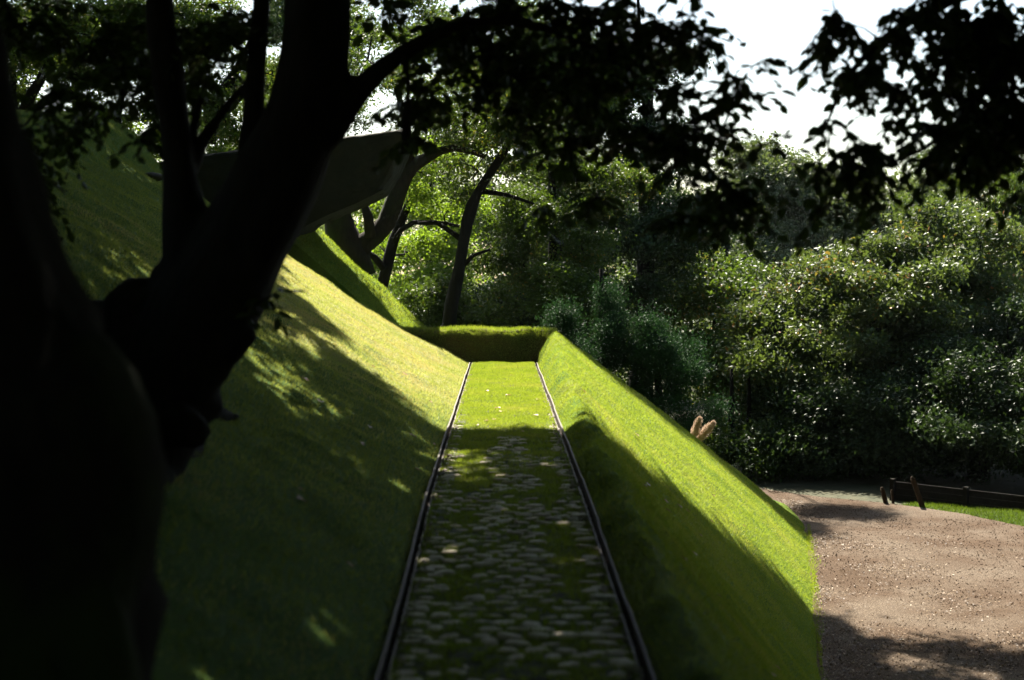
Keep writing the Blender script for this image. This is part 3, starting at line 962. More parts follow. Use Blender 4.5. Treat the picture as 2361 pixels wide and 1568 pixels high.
# trees with visible trunks on the left
tree('crooked_tree', 'crooked old tree with a forked mossy trunk at the top of the back bank',
     [pxl([(835, 640, 34), (815, 590, 36), (790, 545, 36), (778, 500, 30), (790, 440, 22), (800, 380, 14)], 31),
      pxl([(818, 590, 28), (845, 555, 24), (880, 530, 21), (905, 480, 20), (925, 425, 19), (945, 385, 16), (990, 360, 12), (1030, 342, 10), (1070, 345, 8), (1120, 362, 5)], 31),
      pxl([(940, 395, 13), (945, 340, 9), (930, 270, 7), (900, 160, 5)], 31),
      pxl([(855, 548, 13), (848, 500, 12), (835, 460, 8)], 30.7)],
     [B(960, 250, 120, 120, 31, 1.6), B(860, 200, 110, 140, 32, 1.5, .8), B(1060, 400, 80, 60, 31, 1, .8), B(1080, 250, 110, 120, 31, 1.3)],
     140, .42, 60, .085, 'leaf', bark='bark_moss', group=WG, wob=.03)
tree('slender_tree', 'slender tree with side boughs just left of the leaning dark trunk',
     [pxl([(872, 690, 15), (885, 640, 14), (900, 575, 12), (925, 510, 10), (950, 440, 7), (960, 350, 5)], 33.5),
      pxl([(886, 620, 9), (860, 590, 8), (840, 575, 5)], 33.3),
      pxl([(905, 560, 7), (940, 515, 6), (1000, 510, 5), (1060, 520, 3)], 33.3)],
     [B(1000, 420, 110, 70, 33.5, 1.2), B(930, 560, 90, 70, 34, 1, .7), B(1030, 330, 100, 60, 33, 1.2, .6)],
     90, .38, 80, .085, 'leaf_bright', group=WG, wob=.04)
tree('leaning_tree', 'dark leaning trunk standing right behind the turf wall',
     [[(*P(1020, 905, 31), .27), *pxl([(1035, 755, 16), (1045, 680, 15), (1060, 610, 14), (1072, 550, 13), (1085, 490, 15), (1100, 450, 11), (1130, 400, 10), (1160, 350, 9), (1185, 290, 8), (1200, 200, 5)], 31)],
      pxl([(1075, 560, 8), (1040, 535, 6), (1005, 512, 5), (960, 515, 3)], 31),
      pxl([(1062, 620, 6), (1090, 590, 5), (1130, 575, 3)], 31),
      pxl([(1110, 440, 7), (1170, 450, 5), (1230, 470, 3)], 31)],
     [B(1180, 330, 130, 90, 31, 1.4), B(1130, 470, 110, 60, 31, 1.1, .6), B(1260, 240, 130, 120, 31, 1.5), B(1210, 120, 130, 90, 31, 1.4)],
     170, .40, 90, .08, 'leaf', group=WG, wob=.02)
tree('spindly_tree', 'spindly dark tree sprouting from the top of the grassy mound',
     [pxl([(277, 350, 11), (272, 300, 10), (268, 250, 8), (285, 200, 7), (300, 140, 5), (310, 60, 4)], 27)],
     [B(330, 120, 150, 110, 27, 1.3), B(200, 150, 120, 80, 27, 1.2), B(330, 260, 60, 50, 27, .6, .5), B(420, 200, 60, 60, 28, .6, .6)],
     110, .34, 75, .075, 'leaf', group=WG)
for k, (px, lab, bl) in enumerate([
        (60, 'multi stemmed tree fanning out at the far left top corner', [B(60, 80, 170, 110, 29, 1.6), B(-60, 190, 140, 120, 29, 1.5), B(190, 40, 120, 60, 29, 1.3), B(80, 215, 60, 25, 29, .6, .4)]),
        (500, 'leafy tree seen in the gaps between the stems of the big dark tree', [B(480, 130, 140, 140, 33, 1.6), B(600, 230, 90, 110, 33, 1.2), B(520, 300, 110, 50, 33, 1.2, .8), B(400, 60, 120, 90, 33, 1.4)])]):
    lim = [pxl([(px - 20, 330, 18), (px, 240, 13), (px + 50, 150, 9), (px + 110, 40, 5)], 29 + 4 * k),
           pxl([(px - 15, 300, 10), (px - 30, 220, 8), (px - 30, 90, 4)], 29 + 4 * k),
           pxl([(px - 10, 290, 12), (px + 60, 220, 9), (px + 150, 190, 6), (px + 230, 120, 3)], 29 + 4 * k)]
    tree('broadleaf_tree', lab, lim, bl, 170, .36, 85, .085, 'leaf', group=WG)
tree('leafy_shrub', 'sunlit yellow green bush peeping over the grassy mound',
     [pxl([(210, 330, 8), (205, 270, 5), (200, 235, 3)], 27.5)],
     [B(190, 262, 85, 28, 27.5, .6), B(330, 330, 60, 30, 27.5, .5), B(250, 290, 60, 25, 27.5, .5)],
     60, .28, 130, .07, 'leaf_bright', group='shrubs at the wood edge', cat='shrub')
tree('broadleaf_tree', 'tree behind the mossy stone slab, left of the crooked tree',
     [straight(640, 40, 10, .2)],
     [B(560, 310, 160, 90, 40, 1.6), B(700, 250, 130, 120, 40, 1.6, .7), B(440, 330, 90, 60, 40, 1.3)],
     130, .45, 100, .10, 'leaf', group=WG)

tree('broadleaf_tree', 'dense tall tree filling the sky gaps between the big tree and the crooked tree',
     [straight(760, 46, 12, .24)],
     [B(760, 120, 180, 130, 46, 2.2), B(560, 60, 150, 120, 46, 2), B(900, 40, 150, 80, 46, 2), B(1000, 210, 110, 90, 46, 1.6, .5), B(640, 230, 130, 90, 46, 2, .6)],
     200, .6, 120, .13, 'leaf', group=WG)
tree('broadleaf_tree', 'dark tree crowding the far left top corner above the grassy mound',
     [straight(180, 34, 10, .2)],
     [B(150, 90, 200, 110, 34, 1.8), B(330, 60, 120, 100, 34, 1.6), B(20, 180, 100, 90, 34, 1.5), B(420, 220, 90, 80, 34, 1.4, .6)],
     230, .45, 120, .095, 'leaf_dark', group=WG)
for lab_, c_, r_ in (('large unseen tree, added to block sky light, on the crest of the left bank outside the view to the left', (-13, 7, 0), 5.2), ('large unseen tree, added to block sky light, behind the viewer over the cobbled path', (-3, -11, 0), 5.0), ('large unseen tree, added to block sky light, behind the viewer at the edge of the gravel', (9, -8, 0), 5.0),  # unseen trees added to cut the sky light reaching the banks
                      ('large unseen tree, added to block sky light, at the right of the gravel, outside the view and nearest the viewer', (13.5, 3, 0), 5.0), ('large unseen tree, added to block sky light, at the right of the gravel, outside the view beyond the nearest one', (14.5, 12, 0), 5.4), ('large unseen tree, added to block sky light, at the right of the gravel, outside the view where the fence runs on', (17.5, 20, 0), 5.4)):
    z0_ = 6.0 if c_[0] < -10 else 0
    tree('broadleaf_tree', lab_, [[(c_[0], c_[1], z0_, .35), (c_[0] + .2, c_[1], z0_ + 3, .27), (c_[0], c_[1] + .3, z0_ + 7, .12)]],
         [(np.array([c_[0], c_[1], z0_ + 5.5]), np.array([r_, r_, 4.5]), 1), (np.array([c_[0], c_[1], z0_ + 3.5]), np.array([r_ * .8, r_ * .8, 2.5]), .6)], 420, .7, 70, .24, 'leaf_dark', group=WG, nbranch=60)

tree('broadleaf_tree', 'pale leafy tree far back, closing the gap above the grey willow',
     [straight(1330, 54, 9, .22)],
     [B(1330, 450, 190, 80, 54, 2.4), B(1180, 470, 150, 80, 54, 2.4), B(1470, 500, 150, 90, 54, 2.4), B(1250, 560, 200, 70, 53, 2.4), B(1030, 440, 110, 70, 54, 2)],
     260, .7, 140, .17, 'leaf_far', group=WG)

# far wood: one mass that fades out behind everything
cl = []
for k in range(1500):
    px = rng.uniform(-500, 2900); D = rng.uniform(70, 95)
    top = 470 + 60 * math.sin(px * .006) + 30 * math.sin(px * .021)
    py = rng.uniform(top, 1000)
    if py > 760: D = rng.uniform(64, 75)
    q = P(px, py, D)
    if q[2] > 0: cl.append(q)
cl = np.array(cl)
fw = crown_from_clusters('far_wood', cl, 2.0, 75, .42, M['leaf_far'], None)
tag(fw, kind='stuff')
# undergrowth along the wood edge on the right
cl = np.array([P(rng.uniform(1500, 2700), rng.uniform(1000, 1140), rng.uniform(29.8, 38)) for k in range(600)])
cl = cl[(cl[:, 2] > 0.05)]
ug = crown_from_clusters('undergrowth', cl, .45, 95, .095, M['leaf_dark'], None); tag(ug, kind='stuff')
cl = np.array([P(rng.uniform(650, 1500), rng.uniform(640, 1000), rng.uniform(50, 58)) for k in range(360)])
ug = crown_from_clusters('undergrowth', cl[cl[:, 2] > 0], .9, 90, .17, M['leaf'], None); tag(ug, kind='stuff')


def on_left(px, py):
    for D in np.arange(6, 26, .05):
        q = P(px, py, D)
        gz = float(ZP(D)) + float(cubic(hip[:, 0], hip[:, 1], np.clip(float(XL(D)) - GAP - q[0], 0, 12.9)))
        if q[2] <= gz: return np.array([q[0], q[1], gz])
    return None


# =========================== the big foreground tree
def twig_leaves(centers, mb, ntw=4, tl=0.34, nl=9, L=0.085, droop=0.35):
    """twigs fanning out of each centre with broad alternate leaves"""
    C_, A_, N_, S_ = [], [], [], []
    for c in centers:
        for t in range(ntw):
            d = rand_unit(1)[0] * [1, 1, .6] + [0.1, 0, -droop]; d /= np.linalg.norm(d)
            ln = tl * rng.uniform(.6, 1.25)
            pts = [c, c + d * ln * .5 + [0, 0, .01], c + d * ln + [0, 0, -.22 * ln]]
            mb.tube(pts, [.0045, .003, .0015], 4, cap=False)
            s = np.linspace(.15, 1, nl)
            q = np.stack([np.interp(s, [0, .5, 1], [p[k] for p in pts]) for k in range(3)], -1)
            sd_ = np.cross(d, [0, 0, 1]); sd_ /= np.linalg.norm(sd_) + 1e-6
            sg = np.where(np.arange(nl) % 2, 1, -1)[:, None]
            ax = d * .55 + sg * sd_ * .8 + rng.normal(0, .35, (nl, 3)) + [0, 0, -.35]
            C_.append(q); A_.append(ax / np.linalg.norm(ax, axis=1)[:, None])
            N_.append(rng.normal(0, .5, (nl, 3)) + [0, 0, 1]); S_.append(L * rng.uniform(.65, 1.2, nl))
    return np.vstack(C_), np.vstack(A_), np.vstack(N_), np.concatenate(S_)


def fill_between(blobs, dens):
    """cluster centres in screen-described blobs; dens per m2"""
    out_ = []
    for c, r_, _ in blobs:
        n_ = max(1, int(dens * _den.get(id(r_), 1.0) * math.pi * r_[0] * r_[2]))
        u = rand_unit(n_) * (rng.random((n_, 1)) ** .5)
        out_.append(c + u * r_)
    return np.vstack(out_)


_den = {}


def NB(px, py, rx, ry, D, den=1.0, dep=.5):
    b = px_blob(px, py, rx, ry, D, dep); _den[id(b[1])] = den
    return b


ft = empty('old_tree', P(380, 1060, 7.6), 'huge black silhouetted old tree with a burred trunk leaning over the left bank', 'tree')
tb = MB(); nodes = []
D0 = 7.4
nodes += limb(tb, pxl([(20, 1560, 90), (120, 1330, 160), (230, 1150, 150), (320, 1000, 135), (390, 860, 118), (470, 710, 122), (555, 570, 108), (620, 460, 104), (668, 350, 96), (702, 250, 84), (722, 120, 76), (732, 0, 76), (742, -150, 72), (770, -380, 56, 7.8), (830, -700, 42, 8.6), (900, -1050, 28, 9.6), (960, -1400, 15, 10.5)], D0), .12, 20, .16)
# the side stems
n1 = limb(tb, pxl([(470, 720, 90), (448, 610, 74), (428, 500, 52), (414, 400, 37), (404, 300, 34), (390, 180, 38), (372, 60, 34), (365, -90, 30), (340, -400, 22), (250, -800, 14)], D0 + .1), .12, 14, .14)
n2 = limb(tb, pxl([(585, 500, 52), (578, 410, 38), (580, 320, 29), (587, 230, 24), (592, 120, 23), (604, 0, 22), (612, -160, 20), (560, -500, 14)], D0 + .15), .12, 12, .12)
n3 = limb(tb, pxl([(430, 400, 26), (470, 320, 17), (520, 250, 13), (570, 190, 9)], D0 + .2), .12, 8, .12)
n3b = limb(tb, pxl([(440, 330, 14), (455, 250, 12), (480, 180, 9), (490, 60, 6)], D0 + .3), .12, 8, .12)
# the bough reaching right over the path
n4 = limb(tb, pxl([(745, 310, 48), (800, 240, 36), (840, 195, 27), (890, 150, 23), (945, 112, 20), (1010, 78, 17), (1100, 50, 14), (1230, 60, 12), (1380, 120, 10), (1500, 200, 8), (1590, 300, 6), (1660, 420, 4), (1690, 520, 2)], D0), .1, 10, .12)
n4b = limb(tb, pxl([(1100, 50, 9), (1260, 10, 8), (1450, 30, 6), (1620, 90, 4), (1740, 200, 3)], D0), .1, 7, .1)
n4c = limb(tb, pxl([(930, 118, 12), (940, 200, 10), (936, 280, 14), (938, 335, 12), (938, 350, 5)], D0 - .3), .06, 8, .2)
# burrs and the flaring root plate
for (px, py, rr_, dd_) in ((548, 775, 44, 7.3), (520, 800, 50, 7.3), (470, 850, 60, 7.3), (440, 930, 70, 7.35), (585, 640, 26, 7.35), (330, 850, 120, 7.5), (230, 960, 140, 7.6), (400, 640, 50, 7.5), (330, 720, 90, 7.6), (220, 790, 110, 7.8)):
    c = P(px, py, dd_); r_ = rr_ * dd_ / F
    limb(tb, [(*(c - [0, 0, r_ * .9]), r_ * .35), (*(c - [0, 0, r_ * .45]), r_ * .85), (*c, r_), (*(c + [0, 0, r_ * .45]), r_ * .85), (*(c + [0, 0, r_ * .9]), r_ * .35)], .03, 14, .2)
for (x1, y1, r1, r2, d1) in ((60, 1280, 110, 60, 7.0), (-60, 1050, 130, 70, 7.7), (250, 1350, 80, 30, 6.6), (460, 1000, 60, 34, 7.0), (-150, 800, 120, 70, 8.2), (-60, 620, 100, 60, 8.4)):
    limb(tb, [(*P(300, 960, 7.5), 110 * 7.5 / F), (*P((300 + x1) / 2, (940 + y1) / 2, (7.5 + d1) / 2), r1 * 7.4 / F), (*P(x1, y1, d1), r2 * d1 / F)], .12, 14, .2)
limb(tb, pxl([(-40, 900, 70, 8), (-30, 700, 90, 8.2), (10, 560, 70, 8.2), (-20, 420, 50, 8.3), (-50, 250, 38, 8.4), (-60, 60, 30, 8.4), (-120, -300, 20, 8.6)], 8.2), .12, 14, .2)
for (px, py, r0_, r1_) in ((455, 1075, 85, 18), (548, 960, 60, 12), (360, 1150, 85, 20)):
    pp = []
    for t_ in np.linspace(0, 1, 7):
        g_ = on_left(390 + (px - 390) * t_, 940 + (py - 940) * t_)
        r_ = (r0_ * (1 - t_) ** 1.1 + r1_) * 7.1 / F
        pp.append((*(g_ + [0, 0, r_ * (.3 - t_ * .9)]), r_))
    limb(tb, pp, .08, 12, .3)
# overhead canopy (above the frame): laid out where it shades the ground as in the photo
def ground_z(x, y):
    if x < XL(y) - GAP: return ZP(y) + cubic(hip[:, 0], hip[:, 1], np.clip(XL(y) - GAP - x, 0, 12.9))
    if x < XR(y) + .3: return ZP(y)
    t = (x - XR(y) - .3) / (toeX(y) - XR(y) - .3)
    return max(0, (ZP(y) + .3) * (1 - t))


_pl = [on_left(*p) for p in ((620, 650), (680, 690), (770, 770), (850, 850), (940, 945), (1018, 1030))]
_pl = sorted([(float(q[0]), float(q[1])) for q in _pl if q is not None])
print('left edge', _pl)


def shade_edge(x):
    xs_ = [-12, -4.9] + [q[0] for q in _pl if q[0] > -4.8] + [-0.62, 0.5, 0.75, 2.1, 3.95, 4.4, 9]
    ys_ = [29, 27] + [q[1] for q in _pl if q[0] > -4.8] + [14.0, 13.9, 13.3, 16.2, 18.2, 17.0, 16.0]
    return np.interp(x, xs_, ys_)


can = []
for k in range(60000):
    if len(can) > 7600: break
    x = rng.uniform(-12, 8.5); y = rng.uniform(-6, 27.5)
    e = shade_edge(x)
    if y > e - 0.15: continue
    nz = float(fbm(x * .9 + y * .2, y * .55, 3.0, 2)) + .35 * float(vnoise(x * 2.6, y * 1.3, 8.0))
    if x < -.6:      # long thin gaps between the boughs
        nz = float(fbm(x * 1.5 + y * .33, y * .42 - x * .2, 6.0, 2)) + .3 * float(vnoise(x * 3.1, y * 1.6, 8.0))
    hole = ((.18 if y > e - 6.5 else .5) if y < e - 1.2 else .12) if x < -.6 else 0.55
    if .7 < x < 4.2 and y < e - .8: hole = 1.2
    if x > 4.2 and y > 12.5: hole = -.12
    if x < -3.9 or y < 9.2: hole = 1.1
    if nz > hole: continue
    z = float(ground_z(x, y))
    g_ = np.array([x, y, z])
    # climb towards the sun until clear of the top of the view
    t = 0.5; ok = False
    while t < 22:
        q = g_ + sun_v * t
        if q[2] > CAMZ + 1.1 + .235 * q[1]: ok = True; break
        t += .25
    if not ok: continue
    q = g_ + sun_v * (t + rng.uniform(0, 2.6) + .3)
    can.append(q)
can = np.array(can)
edge_c = []
while len(edge_c) < 3600:          # finer sprays along the rim, and a second layer over the outer slope of the right bank
    _u = rng.random()
    if _u > .82:
        x = rng.uniform(-7, -2.5); y = rng.uniform(8, 14) if rng.random() < .5 else rng.uniform(14, 22)
        if rng.random() < .25: x, y = rng.uniform(-2.6, -.7), rng.uniform(5, 9)
        if y > 14 and x > -3.8: continue
    elif _u < .55:
        x = rng.uniform(-4.5, 4.1); y = shade_edge(x) - rng.uniform(.05, 1.3)
        if x < -.6 and float(fbm(x * 1.5 + y * .33, y * .42 - x * .2, 6.0, 2)) > .12: continue
    else:
        x = rng.uniform(.5, 4.2); y = rng.uniform(6, shade_edge(x) - .4)
    q = np.array([x, y, float(ground_z(x, y))])
    t = (CAMZ + 1.35 + .235 * q[1] - q[2]) / (sun_v[2] - .235 * sun_v[1]) + rng.uniform(.2, 2.2)
    edge_c.append(q + sun_v * t)
edge_c = np.array(edge_c)
print('canopy clusters', len(can))
cl_near = can
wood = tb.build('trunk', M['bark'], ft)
rm = wood.modifiers.new('fuse', 'REMESH'); rm.mode = 'VOXEL'; rm.voxel_size = .03; rm.use_smooth_shade = True
tb = MB()
# leaf sprays in view, some before the mound added to darken and hide it
near_blobs = [NB(1060, 60, 170, 90, 8.3, .6), NB(1250, 50, 170, 80, 7.9, .6), NB(1430, 50, 140, 75, 7.6, .55), NB(1170, 190, 170, 90, 8.1, .5), NB(1000, 230, 110, 60, 8.4, .4),
              NB(1380, 200, 150, 110, 7.7, .5), NB(1300, 320, 120, 60, 7.9, .6), NB(1490, 290, 80, 60, 7.5, .8), NB(1250, 130, 150, 80, 7.9, .5),
              NB(1590, 330, 100, 45, 7.3, 1.0), NB(1650, 420, 65, 50, 7.2, 1.2), NB(1690, 500, 22, 45, 7.1, 1.6, .15), NB(1570, 510, 40, 30, 7.3, 1.3, .2),
              NB(1660, 230, 110, 90, 7.2, .34), NB(1740, 130, 60, 90, 7.0, .28), NB(1600, 120, 90, 90, 7.4, .38), NB(1560, 30, 60, 50, 7.4, .8), NB(1740, 330, 40, 40, 7.1, .7),
              NB(1230, 450, 90, 40, 7.8, .22), NB(1400, 440, 100, 40, 7.6, .35), NB(940, 190, 40, 60, 7.6, 1.0, .2), NB(938, 290, 16, 50, 7.1, 1.3, .1),
              NB(500, 60, 110, 80, 7.8, .8), NB(380, 160, 140, 90, 8.0, .6), NB(250, 60, 160, 80, 8.2, .55), NB(90, 30, 120, 60, 8.4, .8), NB(330, 290, 40, 50, 7.7, .6, .2), NB(560, 100, 30, 60, 7.7, .6),
              NB(60, 310, 90, 55, 8.3, .9), NB(40, 460, 60, 80, 8.2, .7), NB(160, 250, 90, 30, 8.1, .8), NB(20, 430, 60, 130, 8.2, 1.0), NB(860, 30, 60, 40, 8.0, .6), NB(600, 690, 18, 12, 7.3, 1.2, .05), NB(240, 200, 90, 40, 8.2, .8)]
near_c = fill_between(near_blobs, 105)
alln = nodes + n1 + n2 + n3 + n3b + n4 + n4b
grow(tb, alln, near_c, r0=.014, r1=.004, sides=5)
hi = [q for q in alln if q[2] > 5.5]
grow(tb, hi, can[:520], r0=.045, r1=.012, sides=5)
cC, cA, cN, cS = twig_leaves(near_c, tb, 4, .20, 7, .080)
tb.build('branches', M['bark'], ft)
v1, f1, _p = leaf_verts(cC, cA, cN, cS, cS * .62, 'oval')
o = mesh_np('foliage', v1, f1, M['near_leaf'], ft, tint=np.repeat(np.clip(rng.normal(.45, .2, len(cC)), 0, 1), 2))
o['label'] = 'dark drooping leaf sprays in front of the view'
crown_from_clusters('crown', can, .42, 80, .19, M['canopy_leaf'], ft)
crown_from_clusters('crown', edge_c, .22, 40, .13, M['canopy_leaf'], ft)
print('near leaves', len(cC))

# =========================== near trunk added to darken the left edge
nt_ = empty('mossy_tree', P(40, 1560, 3.5), 'out of focus black trunk with faint moss, added to darken the extreme left edge', 'tree')
mb = MB()
ll = limb(mb, pxl([(60, 2300, 300, 3.3), (70, 1900, 270, 3.4), (90, 1568, 262, 3.45), (85, 1300, 275, 3.5), (75, 1050, 285, 3.55), (0, 850, 235, 3.6), (-60, 620, 205, 3.65), (-90, 380, 160, 3.7), (-120, 150, 125, 3.7), (-190, -200, 105, 3.8), (-300, -900, 80, 4.2), (-450, -1700, 50, 4.8)], 3.5), .08, 26, .22)
limb(mb, pxl([(-60, 1000, 120, 3.55), (80, 1250, 130, 3.4), (220, 1500, 90, 3.25), (330, 1800, 40, 3.1)], 3.4), .08, 16, .2)
tp = np.array([rng.uniform([-5, -1, 8], [0, 6, 10.5]) for k in range(90)])
grow(mb, ll[-8:], tp, r0=.03)
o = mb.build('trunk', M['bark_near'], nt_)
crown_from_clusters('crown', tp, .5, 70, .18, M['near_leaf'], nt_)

# =========================== tree leaning in from the right
rt = empty('overhanging_tree', (5.6, 6.4, 0), 'black silhouetted tree whose leafy boughs hang in from the top right corner', 'tree')
tb = MB()
Dn = 7.6
rn = limb(tb, [(5.9, 6.2, -.1, .34), (5.7, 6.4, 2.0, .27), (5.2, 6.7, 4.4, .22), (4.8, 7.0, 6.4, .18), (4.6, 7.3, 8.6, .1), (4.4, 7.6, 10.5, .05)], .25, 14, .12)
bl = [[(5.15, 6.75, 5.3, .12)] + pxl([(3100, 60, 40), (2800, -60, 26), (2500, -60, 20), (2250, -20, 15), (2080, 60, 11), (1960, 170, 7), (1905, 290, 3)], Dn),
      pxl([(2500, -60, 16), (2400, 60, 13), (2280, 200, 9), (2150, 330, 6), (1990, 400, 3)], Dn),
      pxl([(2800, -60, 18), (2620, 60, 14), (2480, 200, 10), (2330, 330, 6), (2240, 440, 3)], Dn),
      pxl([(2250, -40, 9), (2080, -50, 6), (1960, -10, 3)], Dn)]
for b_ in bl: rn += limb(tb, b_, .1, 8, .1)
rb = [NB(2290, 60, 150, 110, 7.9, 1.4), NB(2330, 230, 120, 110, 7.7, 1.1), NB(2140, 70, 100, 90, 7.6, .6), NB(2190, 210, 90, 80, 7.6, .45), NB(2030, 50, 80, 50, 7.4, .7),
      NB(1930, 40, 80, 35, 7.3, .9), NB(1900, 90, 50, 40, 7.2, .8), NB(1990, 150, 70, 60, 7.4, .7), NB(2250, 340, 110, 55, 7.5, 1.1), NB(2110, 320, 110, 45, 7.4, .8),
      NB(1990, 340, 70, 55, 7.2, .9), NB(1925, 390, 45, 45, 7.1, 1.1), NB(1935, 460, 35, 25, 7.1, 1.0, .2), NB(1900, 270, 40, 60, 7.2, .35), NB(2080, 200, 70, 70, 7.5, .6), NB(2030, 430, 50, 22, 7.2, .7), NB(2390, 400, 40, 60, 7.6, .6)]
rc = fill_between(rb, 100)
up = [q for q in rn if q[2] > 4.5]
grow(tb, up, rc, r0=.013, r1=.004, sides=5)
cC, cA, cN, cS = twig_leaves(rc, tb, 4, .22, 7, .080, droop=.8)
rcan = np.array([[rng.uniform(.5, 11), rng.uniform(-7, 21), 0] for k in range(2400)])  # unseen crown clusters spread overhead to keep sky light off the banks
rcan[:, 2] = CAMZ + 1.6 + .245 * np.maximum(rcan[:, 1], 0) + rng.uniform(0, 2.4, len(rcan))
grow(tb, up, rcan[:80], r0=.04, r1=.012)
tb.build('trunk', M['bark'], rt)
v1, f1, _p = leaf_verts(cC, cA, cN, cS, cS * .62, 'oval')
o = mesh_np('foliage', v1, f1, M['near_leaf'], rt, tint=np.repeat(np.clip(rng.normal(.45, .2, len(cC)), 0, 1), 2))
crown_from_clusters('crown', rcan, .5, 70, .18, M['canopy_leaf'], rt)

# ------------------------------------------------------------------ mossy stone slab on the back bank
root = empty('stone_slab', P(760, 500, 27.2), 'huge mossy green stone slab jutting out over the back bank', 'stone slab')
Ds = 27.0
topE = np.array([P(x, y, Ds) for x, y in ((330, 378), (450, 359), (620, 337), (800, 314), (925, 297), (948, 301))])
outline = [(330, 378), (450, 359), (620, 337), (800, 314), (925, 297), (946, 303), (930, 345), (905, 400), (880, 440), (820, 468), (760, 492), (715, 514), (640, 560), (480, 590), (340, 560)]
arr = [(330, 470), (450, 462), (620, 458), (800, 448), (880, 436), (900, 420)]
fr = np.array([P(x, y, Ds) for x, y in outline])
cen = fr.mean(0)
lay = []
for s_, dy in ((.955, -.12), (1.0, 0.02), (1.0, .5), (.99, 1.6), (.93, 2.1)):
    q = cen + (fr - cen) * s_; q[:, 1] = Ds + dy; lay.append(q)
n_o = len(outline)
vv = np.vstack(lay + [[cen + [0, -.12, 0]], [[cen[0], Ds + 2.15, cen[2]]]])
q = []
for a in range(len(lay) - 1):
    for k in range(n_o): q.append([a * n_o + k, a * n_o + (k + 1) % n_o, (a + 1) * n_o + (k + 1) % n_o, (a + 1) * n_o + k])
t = [[(k + 1) % n_o, k, len(lay) * n_o] for k in range(n_o)] + [[(len(lay) - 1) * n_o + k, (len(lay) - 1) * n_o + (k + 1) % n_o, len(lay) * n_o + 1] for k in range(n_o)]
slab = mesh_np('upper_block', vv, [np.array(q), np.array(t)], M['mossy_stone'], root, smooth=False)
bv = slab.modifiers.new('bevel', 'BEVEL'); bv.width = .05; bv.segments = 2; bv.limit_method = 'ANGLE'
sb = slab.modifiers.new('subdivide', 'SUBSURF'); sb.subdivision_type = 'SIMPLE'; sb.levels = 4; sb.render_levels = 4
tx_ = bpy.data.textures.new('stone_relief', 'CLOUDS'); tx_.noise_scale = .35; tx_.noise_depth = 4
dm = slab.modifiers.new('relief', 'DISPLACE'); dm.texture = tx_; dm.strength = .09; dm.texture_coords = 'LOCAL'
# the lower course, whose arris shows as a line along the foot
lo = [(340, 466), (620, 456), (800, 447), (884, 437), (862, 449), (820, 470), (760, 494), (715, 516), (640, 562), (480, 592), (340, 562)]
fr = np.array([P(x, y, Ds - .10) for x, y in lo]); n_o = len(lo)
vv = np.vstack([fr, fr + [0, .9, 0]])
q = [[k, (k + 1) % n_o, n_o + (k + 1) % n_o, n_o + k] for k in range(n_o)]
cen = fr.mean(0)
vv = np.vstack([vv, [cen - [0, .02, 0]]])
t = [[(k + 1) % n_o, k, 2 * n_o] for k in range(n_o)]
mesh_np('lower_block', vv + [0, -.03, 0], [np.array(q), np.array(t)], M['mossy_stone'], root, smooth=False)

# dark stone half buried in the mound
def lump_stone(name, c, r3, mt, label, cat, group=None, nz=.2):
    u, v = np.meshgrid(np.linspace(0, 2 * np.pi, 18, endpoint=False), np.linspace(0, np.pi, 10))
    d = np.stack([np.cos(u) * np.sin(v), np.sin(u) * np.sin(v), np.cos(v)], -1)
    d = d * (1 + nz * fbm(d[..., 0] * 1.7 + c[0], d[..., 1] * 1.7 + c[1], d[..., 2] * 1.7)[..., None])
    G_ = d * np.asarray(r3)
    r_, c2 = G_.shape[:2]
    i = np.arange(r_ - 1)[:, None] * c2; j = np.arange(c2)[None, :]; j2 = (j + 1) % c2
    q = np.stack([i + j, i + c2 + j, i + c2 + j2, i + j2], -1).reshape(-1, 4)
    o = mesh_np(name, G_.reshape(-1, 3), q, mt, None, True)
    o.location = tuple(float(x) for x in c)
    return tag(o, label, cat, group)


q = on_left(352, 412)
if q is None: q = P(352, 412, 24)
lump_stone('dark_stone', q + [0, 0, .02], (.17, .2, .075), M['dark_stone'], 'dark flat stone half buried near the rim of the grassy mound', 'stone')

# ------------------------------------------------------------------ pampas plumes
root = empty('pampas_grass', P(1612, 1150, 26.9) * [1, 1, 0], 'pampas grass with two pale feathery plumes behind the right bank', 'pampas grass')
for (bx, by, tx, ty, wpx) in ((1594, 1016, 1611, 967, 12), (1606, 1018, 1642, 976, 14)):
    a = P(bx, by, 26.9); b = P(tx, ty, 26.8)
    base = np.array([*P(1612, 1150, 26.9)[:2], 0.0])
    mb = MB(); mb.tube(resample(np.array([base, base * .4 + a * .6 + [0, 0, .1], a, a + (b - a) * .8]), .15), .006, 5)
    mb.build('stalk', M['old_timber'], root)
    n_ = 2600
    s = rng.uniform(0, 1, n_)
    wd = np.sin(np.clip(s * .92 + .08, 0, 1) * np.pi) ** .6 * wpx * 28.6 / F
    c = a + (b - a) * s[:, None] + rand_unit(n_) * (wd * rng.uniform(.1, 1, n_))[:, None] * .8
    ax = (b - a) / np.linalg.norm(b - a) + rand_unit(n_) * .5 + [0.25, 0, -.1]; ax /= np.linalg.norm(ax, axis=1)[:, None]
    v, f, p = leaf_verts(c, ax, rand_unit(n_), np.full(n_, .085), np.full(n_, .007))
    mesh_np('plume', v, f, M['plume'], root, tint=rng.random(n_))
base = P(1612, 1150, 26.9) * [1, 1, 0]
n_ = 500
a = rng.uniform(0, 6.28, n_); rd = rng.uniform(.2, .9, n_)
tip = base + np.stack([np.cos(a) * rd, np.sin(a) * rd, rng.uniform(.4, .9, n_)], -1)
mid = base + (tip - base) * .5 + [0, 0, .3]
sd_ = np.stack([-np.sin(a), np.cos(a), a * 0], -1) * .008
v = np.stack([base + sd_, base - sd_, mid - sd_, mid + sd_, tip], 1).reshape(-1, 3)
i = np.arange(n_)[:, None] * 5
